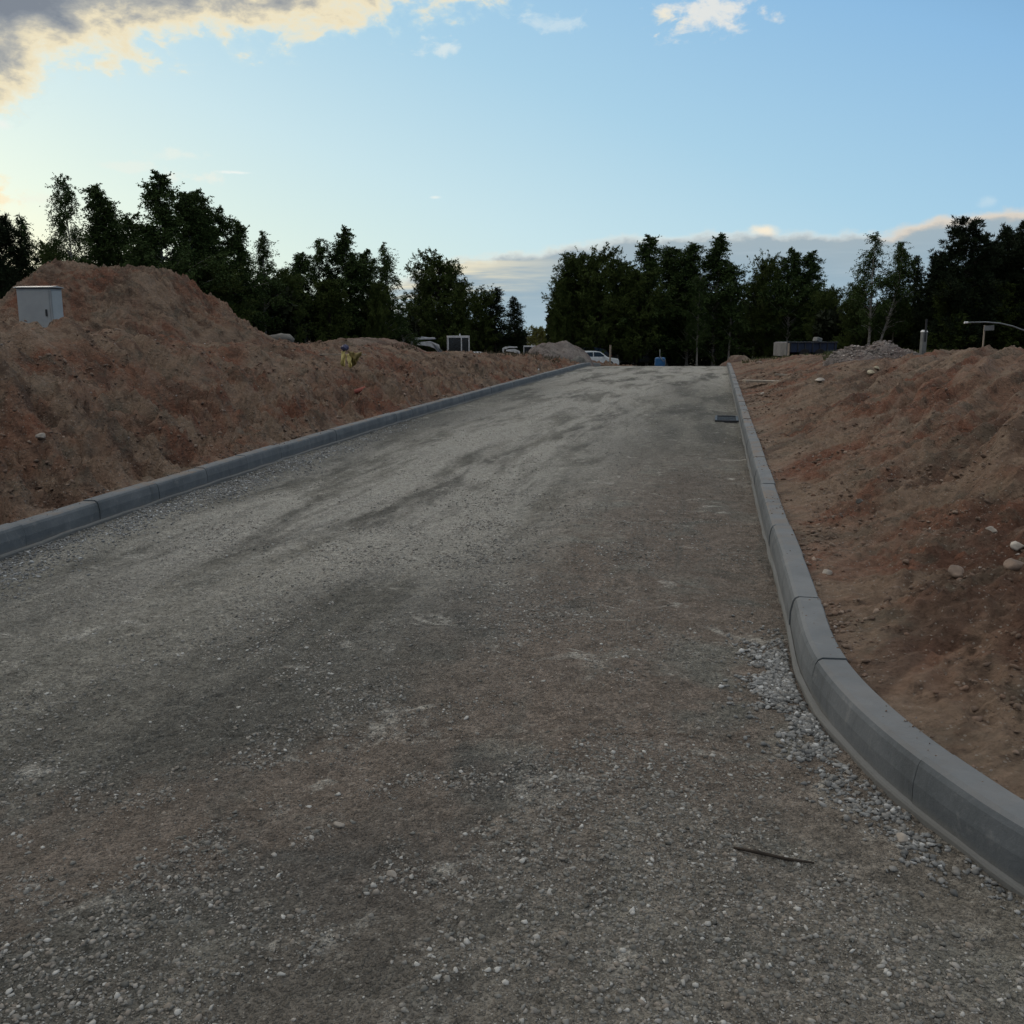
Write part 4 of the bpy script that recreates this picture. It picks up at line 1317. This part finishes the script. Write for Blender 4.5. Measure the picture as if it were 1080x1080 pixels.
# blue tank with hose at the end of the road
def tank():
    y = 52
    p = at(696, 386, y)
    zb = float(crestc(y))
    top = at(696, 377, y).z
    e = empty('water_tank', (p.x, y, zb), .1, 'small blue tank with a pale hose at the far end of the road', 'tank')
    H = top - zb
    b = MB(); b.tube([(0, 0, 0), (0, 0, .05), (0, 0, H * .5), (0, 0, H * .93), (0, 0, H)], [.27, .29, .29, .28, .22], 20); b.build('drum', M['blueplastic'], e)
    r = MB()
    for z in (H * .3, H * .68): r.tube([(0, 0, z - .015), (0, 0, z + .015)], .302, 20)
    r.build('hoop', M['blueplastic'], e)
    l = MB(); l.tube([(0, 0, H), (0, 0, H + .04)], [.12, .11], 14); l.build('lid', M['navy'], e)
    h = MB(); h.tube([(-.05, -.1, H + .42), (-.06, -.14, H + .1), (-.02, -.31, H - .03), (.1, -.34, H * .55), (.2, -.32, H * .8), (.24, -.26, H * .35), (.22, -.28, .05)], .022, 8); h.build('hose', M['palegrey'], e, smooth=True)
tank()

# blue trailer
def trailer():
    y = 50
    p = at(848, 360.5, y); top = p.z
    zb = zg(p.x, y)
    e = empty('trailer', (p.x, y, zb - .05), .18, 'dark blue trailer with a pale tailboard under the paired birches', 'trailer')
    H = top - zb + .05
    b = MB(); b.box((.1, 0, (H + .42) / 2), (2.75, 1.4, H - .42)); b.build('bed', M['navy'], e, bevel=.02)
    r = MB()
    for x in np.linspace(-1.1, 1.35, 7): r.box((x, -.72, (H + .42) / 2), (.05, .05, H - .46))
    r.box((.1, -.725, H - .02), (2.8, .06, .06)); r.build('side_rib', M['darksteel'], e, bevel=.006)
    t = MB(); t.box((-1.34, -.1, H * .6), (.06, 1.5, H * .72)); t.build('tailboard', M['palegrey'], e, bevel=.01)
    for x in (-.3, .55):
        for s in (-1, 1):
            w = MB(); w.tube([(x, s * .62, .3), (x, s * .80, .3)], .30, 18); w.build('wheel', M['rubber'], e, bevel=.02)
    d = MB(); d.tube([(1.45, 0, .45), (2.3, 0, .40), (2.5, 0, .32)], .05, 8); d.build('drawbar', M['darksteel'], e)
    tag_ = MB(); tag_.box((.75, 0, H + .10), (.32, .5, .24), rot=Matrix.Rotation(.3, 3, 'Y'))
    o = tag_.build('cement_sack', M['palegrey'], None, bevel=.06, segs=3); o.location = e.location; o.rotation_euler = (0, 0, .18)
    tag(o, 'pale sack lying on top of the blue trailer', 'sack')
trailer()

# bent pipe and small sign on the right
def bent_pipe():
    pts = [at(1018, 340.3, 21), at(1026, 340, 21), at(1040, 339.7, 21), at(1055, 341, 21), at(1068, 344, 21), at(1080, 348.5, 21), at(1100, 360, 21), at(1118, 378, 21), at(1130, 400, 21)]
    base = Vector((pts[-1].x, 21, zg(pts[-1].x, 21) - .1)); pts[-1] = base
    mb = MB(); mb.tube([q - base for q in pts], .014, 10)
    e = empty('bent_pipe', base, 0, 'pale bent pipe arching over the crest of the right bank', 'pipe')
    mb.build('pipe', M['pipe'], e, smooth=True)
    c = MB(); c.tube([pts[0] - base - Vector((.02, 0, 0)), pts[0] - base + Vector((.06, 0, 0.002))], .024, 12); c.build('coupling', M['whitepaint'], e)
bent_pipe()
def small_sign():
    y = 24
    p = at(1040, 343, y); q = at(1036, 372, y)
    zb = zg(q.x, y) - .1
    e = empty('small_sign', (q.x, y, zb), -.1, 'small blank grey board on a thin stake under the bent pipe', 'sign')
    H = p.z - zb
    s = MB(); s.box((0, 0, H / 2), (.03, .03, H)); s.build('stake', M['wood'], e)
    b = MB(); b.box((.10, -.025, H - .07), (.24, .015, .12), rot=Matrix.Rotation(-.06, 3, 'Y')); b.build('board', M['palegrey'], e, bevel=.005)
small_sign()

# yellow sheeting, blue bag, thin plank on the left bank
def march(u, v, y0=6):
    rx, rz = ray(u, v)
    for yy in np.arange(y0, 70, .05):
        if CAM_H + rz * yy <= zg(rx * yy, yy): return yy
    return 30.0
def sheeting():
    y = march(367, 390, 10)
    p = at(367, 390, y); z0 = zg(p.x, y); K = y / 25.0; print('sheeting y', y)
    e = empty('plastic_sheeting', (p.x, y, z0 - .03), 0, 'crumpled yellow and olive sheeting propped on the left bank', 'sheeting')
    e.scale = (K, K, K)
    def petal(mat, pts, nm):
        # double sided crumpled strip swept between two edges
        m = MB(); n = 8; k = 5
        a0, a1, b0, b1 = [Vector(q) for q in pts]
        vs = []
        for i in range(n):
            for j in range(k):
                s, t = i / (n - 1), j / (k - 1)
                q = a0.lerp(b0, s).lerp(a1.lerp(b1, s), t)
                q.y += .05 * math.sin(s * 7 + t * 5) + .05 * math.sin(t * PI) 
                q.x += .012 * math.sin(s * 13 + t * 3)
                vs.append(q)
        fs = [(i * k + j, i * k + j + 1, (i + 1) * k + j + 1, (i + 1) * k + j) for i in range(n - 1) for j in range(k - 1)]
        m.add(vs, fs); o = m.build(nm, mat, e, smooth=True)
        sm = o.modifiers.new('s', 'SOLIDIFY'); sm.thickness = .012
    petal(M['cream'], [(-.16, 0, .42), (-.05, .02, .44), (-.16, -.05, .05), (-.08, -.04, .02)], 'left_fold')
    petal(M['cream'], [(-.04, -.04, .34), (.06, -.02, .36), (.06, -.10, -.02), (.13, -.09, .03)], 'front_fold')
    petal(M['olive'], [(.0, .06, .42), (.16, .08, .40), (.10, .02, .02), (.22, .02, .10)], 'back_fold')
    petal(M['olive'], [(.12, .05, .36), (.38, .10, .40), (.16, .0, .12), (.26, .03, .16)], 'side_fold')
    q = at(363.5, 371, y)
    d, f0 = ico(3); d = d * (1 + .28 * fbm(d[:, 0] * 2.2 + 3, d[:, 1] * 2.2 + d[:, 2] * 1.7, 3, 9)[:, None]) * np.array([.10, .09, .085])
    o = mesh_np('plastic_bag', d, f0, M['bluebag'], smooth=True); o.location = (q.x, y + .04, z0 + .47 * K); o.scale = (K, K, K)
    tag(o, 'dark blue bag lying on top of the yellow sheeting', 'bag')
    yp = march(345, 376, 10); a = at(336, 375, yp); b = at(386, 375.3, yp)
    m = MB(); m.box((0, 0, 0), ((b - a).length, .05, .03))
    o = m.build('plank', M['wood'], None, bevel=.004)
    mid = (a + b) / 2
    o.location = (mid.x, yp, max(zg(a.x, yp), zg(b.x, yp), zg(mid.x, yp)) + .02)
    tag(o, 'thin pale plank lying behind the yellow sheeting', 'plank')
    rx, rz = ray(380, 414)
    for yy in np.arange(8, 40, .05):
        if CAM_H + rz * yy <= zg(rx * yy, yy): break
    m = MB(); m.tube([(-.11, 0, 0), (.11, 0, .02)], .042, 14)
    o = m.build('clay_pipe', M['brick'], None, smooth=False, bevel=.004)
    o.location = (rx * yy, yy, zg(rx * yy, yy) + .02); o.rotation_euler = (0, -.22, .2)
    tag(o, 'broken red clay pipe piece on the left bank above the kerb', 'pipe')
    # small tan board with a dark gap above the sheeting
    q = at(362, 360, 30)
    m = MB(); m.box((0, 0, 0), (.24, .16, .03)); o = m.build('board', M['wood'], None, bevel=.004)
    o.location = (q.x, 30, zg(q.x, 30) + .03)
    tag(o, 'small tan board on the soil behind the dark blue bag', 'board')
sheeting()

# drain grate beside the right kerb
def grate():
    x, y = 4.24 - .26, 17.6
    e = empty('drain_grate', (x, y, -.045), -KROT, 'iron drain grate set against the right kerb', 'drain')
    f = MB()
    w, l, t = .42, 1.0, .04
    f.box((0, -l / 2, .03), (w, t, .10)); f.box((0, l / 2, .03), (w, t, .10))
    f.box((-w / 2 + t / 2, 0, .029), (t, l - t, .098)); f.box((w / 2 - t / 2, 0, .029), (t, l - t, .098))
    f.build('frame', M['darksteel'], e, bevel=.004)
    b = MB()
    for k in range(11): b.box((0, -l / 2 + .09 + k * .082, .05), (w - 2 * t, .03, .03))
    for xx in (-.07, .07): b.box((xx, 0, .048), (.014, l - .06, .026))
    b.build('bars', M['darksteel'], e)
    p = MB(); p.box((0, 0, -.005), (w - 2 * t - .004, l - t - .01, .03)); p.build('shaft', M['rubber'], e)  # black slab under the bars stands for the darkness of an open shaft
grate()
# flat boards lying on the soil right of the kerb near the crest
def board_at(u, v, w, d, mat, label, rz=0.0):
    rx, rz_ = ray(u, v)
    for yy in np.arange(10, 60, .1):
        if CAM_H + rz_ * yy <= zg(rx * yy, yy): break
    m = MB(); m.box((0, 0, 0), (w, d, .05)); o = m.build('board', mat, None, bevel=.005)
    o.location = (rx * yy, yy, zg(rx * yy, yy) + .03); o.rotation_euler = (.02, .03, rz)
    tag(o, label, 'board')
board_at(806, 405, 1.05, .28, M['wood'], 'weathered board lying on the soil right of the kerb beyond the grate', .05)
board_at(824, 397, .35, .10, M['wood'], 'short broken board near the far end of the right kerb', -.4)
# dark stick pressed in the road
m_ = MB(); m_.tube([(-.11, .02, 0), (-.03, .0, .004), (.05, -.012, .002), (.13, -.01, 0)], [.004, .006, .005, .003], 7)
o_ = m_.build('stick', M['bark'], None, smooth=True); sx_, sy_ = onroad(812, 905)
o_.location = (sx_, sy_, zg(sx_, sy_) + .006); o_.rotation_euler = (0, 0, -.25)
tag(o_, 'dark thin stick lying on the road near the right kerb bend', 'stick')

# ------------------------------------------------------------------ sky
SUN_AZ = math.radians(-34)      # left of the viewing direction
SUN_EL = math.radians(11.0)
def world():
    w = bpy.data.worlds.new("World"); SC.world = w; w.use_nodes = True
    t = NT(w.node_tree)
    for n in list(t.n): t.n.remove(n)
    out = t.node('ShaderNodeOutputWorld'); bg = t.node('ShaderNodeBackground')
    t.l.new(bg.outputs[0], out.inputs[0])
    D = t.node('ShaderNodeTexCoord').outputs['Generated']
    D = t.vm('NORMALIZE', D)
    s = t.node('ShaderNodeSeparateXYZ'); t.put(s.inputs[0], D)
    X, Y, Z = s.outputs
    az = t.m('MULTIPLY', t.m('ARCTAN2', X, Y), 180 / PI)
    el = t.m('MULTIPLY', t.m('ARCSINE', Z), 180 / PI)
    ge = math.radians(3)     # the glow sits low over the wood
    sd = (math.sin(SUN_AZ) * math.cos(ge), math.cos(SUN_AZ) * math.cos(ge), math.sin(ge))
    cosd = t.vm('DOT_PRODUCT', D, sd)
    ang = t.m('MULTIPLY', t.m('ARCCOSINE', cosd), 180 / PI)
    elp = t.m('MAXIMUM', el, 0)
    p = t.m('ADD', t.m('DIVIDE', elp, 52), t.m('DIVIDE', ang, 128))
    col = t.ramp(p, [(0, (.95, .84, .50)), (.10, (.86, .88, .66)), (.22, (.70, .855, .79)), (.38, (.57, .775, .845)), (.55, (.40, .645, .82)), (.74, (.27, .51, .78)), (.90, (.15, .33, .58)), (1, (.10, .21, .38))])
    # Nishita sky mixed in
    sky = t.node('ShaderNodeTexSky', sky_type='NISHITA'); sky.sun_disc = False
    sky.sun_elevation = SUN_EL; sky.sun_rotation = SUN_AZ; sky.air_density = 1.0; sky.dust_density = .8
    nish = t.mix(1.0, sky.outputs[0], (.10, .10, .10), 'MULTIPLY')
    col = t.mix(.06, col, nish)
    # darker evening sky overhead and behind
    back = t.smooth(ang, 60, 120, 1.0, .8)
    up = t.smooth(el, 22, 60, 1.0, .62)
    col = t.mix(1.0, col, t.m('MULTIPLY', back, up), 'MULTIPLY')
    # ---- cloud noises in direction space, flattened vertically
    F = t.node('ShaderNodeCombineXYZ'); t.put(F.inputs[0], t.m('MULTIPLY', az, .1)); t.put(F.inputs[1], t.m('MULTIPLY', el, .17)); 
    F = F.outputs[0]
    nb = t.m('SUBTRACT', t.noise(F, 2.2, 6, .6, .25), .5)
    nf = t.m('SUBTRACT', t.noise(F, 7.0, 4, .62, .3), .5)
    # big evening cloud overhead: underside grey, rim lit cream
    azc = t.m('MINIMUM', t.m('MAXIMUM', az, -45), 45)
    edge = t.m('MULTIPLY_ADD', azc, .215, 17.9)
    dist = t.m('SUBTRACT', el, edge)
    dist = t.m('ADD', dist, t.m('MULTIPLY', t.smooth(az, -22, -28), 1.6))
    a = t.m('ADD', dist, t.m('ADD', t.m('MULTIPLY', nb, 8.5), t.m('MULTIPLY', nf, 3.5)))
    # it thins out to the right
    a = t.m('SUBTRACT', a, t.m('MULTIPLY', t.smooth(az, 0, 7, 0, 2.6), t.smooth(el, 40, 24))); 
    a = t.m('SUBTRACT', a, t.m('MULTIPLY', t.smooth(az, 6, 28, 0, 4.0), t.smooth(el, 45, 24)))
    ma = t.smooth(a, -.7, 1.7)
    ca = t.ramp(t.m('DIVIDE', a, 4.9, clamp=True), [(0, (.66, .80, .80)), (.12, (.90, .83, .62)), (.34, (.84, .75, .54)), (.58, (.45, .45, .42)), (.85, (.255, .285, .325)), (1, (.215, .245, .29))])
    # unseen deck overhead and behind the camera, made pale to brighten the ground
    ca = t.mix(t.smooth(el, 24, 42), ca, (.86, .85, .84))
    col = t.mix(ma, col, ca)
    # low bank of cloud over the horizon
    fc = t.node('ShaderNodeFloatCurve'); fc.inputs[0].default_value = 1
    t.put(fc.inputs[1], t.m('DIVIDE', t.m('ADD', az, 180), 360, clamp=True))
    cv = fc.mapping.curves[0]
    pts = [(-180, 5), (-60, 2), (-12, 1.2), (-7.5, 2.6), (-3, 4.1), (2, 4.7), (8, 5.35), (14, 5.5), (20, 5.35), (23, 5.9), (27.5, 6.3), (40, 7), (180, 5)]
    cv.points[0].location = ((pts[0][0] + 180) / 360, pts[0][1] / 10); cv.points[1].location = (1, pts[-1][1] / 10)
    for q in pts[1:-1]: cv.points.new((q[0] + 180) / 360, q[1] / 10)
    for q in cv.points: q.handle_type = 'AUTO'
    fc.mapping.update()
    be = t.m('MULTIPLY', fc.outputs[0], 10)
    wob = t.m('MULTIPLY', t.m('SUBTRACT', t.noise(F, 5.0, 6, .58), .5), 1.5)
    bd = t.m('ADD', t.m('SUBTRACT', be, el), wob)         # >0 inside, depth in degrees under its top
    mb = t.m('MULTIPLY', t.smooth(bd, -.25, .4), t.smooth(az, -12, -5))
    band = t.noise(t.map(F, scale=(.35, 3.2, 1)), 1.8, 5, .6)
    cb = t.ramp(t.m('DIVIDE', bd, 5, clamp=True), [(0, (.80, .77, .68)), (.035, (.60, .62, .60)), (.09, (.36, .44, .49)), (.5, (.31, .425, .51)), (1, (.37, .49, .57))])
    warm = t.m('MULTIPLY', t.m('MULTIPLY', t.smooth(az, 5, -4), t.smooth(band, .42, .58)), t.smooth(bd, 3.0, 1.2))
    cb = t.mix(t.m('MULTIPLY', warm, .85), cb, (.90, .80, .56))
    puff = t.m('MULTIPLY', t.smooth(az, 19.5, 22), t.smooth(bd, .7, .1))
    cb = t.mix(t.m('MULTIPLY', puff, .8), cb, (.86, .68, .50))
    cb = t.mix(t.m('MULTIPLY', t.smooth(band, .5, .7), .22), cb, (.58, .66, .70))
    col = t.mix(t.m('MULTIPLY', mb, .95), col, cb)
    # small separate puffs and wisps
    def puffc(ca_, ce, ra, re, c, k=.85, ns=2.0):
        nonlocal col
        dx = t.m('DIVIDE', t.m('SUBTRACT', az, ca_), ra); dy = t.m('DIVIDE', t.m('SUBTRACT', el, ce), re)
        r = t.m('SQRT', t.m('ADD', t.m('MULTIPLY', dx, dx), t.m('MULTIPLY', dy, dy)))
        q = t.m('ADD', t.m('SUBTRACT', 1, r), t.m('ADD', t.m('MULTIPLY', nb, ns * 1.3), t.m('MULTIPLY', nf, ns * 1.8)))
        mk = t.m('MULTIPLY', t.smooth(q, -.12, 1.0), k)
        col = t.mix(mk, col, c)
    def ae(u, v):
        rx, rz = ray(u, v)
        return math.degrees(math.atan(rx)), math.degrees(math.atan(rz / math.sqrt(1 + rx * rx)))
    puffc(*ae(737, 14), 2.9, 1.2, (.80, .80, .76), .9)
    puffc(*ae(700, 22), 1.6, .6, (.88, .82, .66), .8)
    puffc(*ae(468, 49), 1.3, .5, (.74, .82, .82), .75)
    puffc(*ae(580, 24), 1.8, .5, (.66, .78, .83), .6)
    puffc(*ae(185, 163), 1.5, .25, (.84, .88, .80), .55)
    puffc(*ae(205, 188), 1.6, .45, (.90, .88, .78), .6)
    puffc(*ae(250, 182), 1.0, .12, (.95, .95, .90), .9, 1.0)
    puffc(*ae(130, 176), 1.4, .25, (.84, .88, .80), .5)
    puffc(*ae(0, 205), 1.4, .9, (1.0, .84, .56), .9)
    puffc(*ae(30, 210), 1.6, .3, (.90, .90, .78), .5)
    puffc(*ae(806, 243), 1.0, .35, (.95, .84, .66), .95, .8)
    puffc(*ae(2, 131), .5, .3, (.88, .90, .85), .8, .8)
    puffc(*ae(459, 208), .4, .12, (.85, .9, .86), .8, .6)
    puffc(*ae(1045, 212), .6, .35, (.60, .74, .82), .5, 1.0)
    puffc(*ae(60, 60), 3.5, 1.2, (.25, .28, .32), .0)
    # below the horizon
    col = t.mix(t.smooth(el, -.5, -3), col, (.05, .05, .045))
    t.put(bg.inputs[0], col)
    bg.inputs[1].default_value = 1.0
world()

sun = bpy.data.lights.new('sun', 'SUN'); sun.energy = 1.25; sun.angle = math.radians(18); sun.color = (1, .86, .70)
so = bpy.data.objects.new('sun', sun); COL.objects.link(so)
sdir = Vector((math.sin(SUN_AZ) * math.cos(SUN_EL), math.cos(SUN_AZ) * math.cos(SUN_EL), math.sin(SUN_EL)))
so.rotation_euler = (-sdir).to_track_quat('-Z', 'Y').to_euler()
so.location = (0, 0, 30)

# ------------------------------------------------------------------ camera
cam = bpy.data.cameras.new('camera'); cam.lens = 36 * FOC; cam.sensor_width = 36; cam.sensor_fit = 'HORIZONTAL'
cam.clip_end = 3000; cam.clip_start = .05
co = bpy.data.objects.new('camera', cam); COL.objects.link(co)
co.location = (0, 0, CAM_H); co.rotation_euler = (PI / 2 - PITCH, 0, 0)
SC.camera = co
SC.view_settings.view_transform = 'Standard'
SC.view_settings.look = 'None'
SC.view_settings.exposure = 0
SC.view_settings.gamma = 1
SC.render.resolution_x = 1024; SC.render.resolution_y = 1024
SC.cycles.max_bounces = 3; SC.cycles.diffuse_bounces = 2; SC.cycles.adaptive_threshold = .02
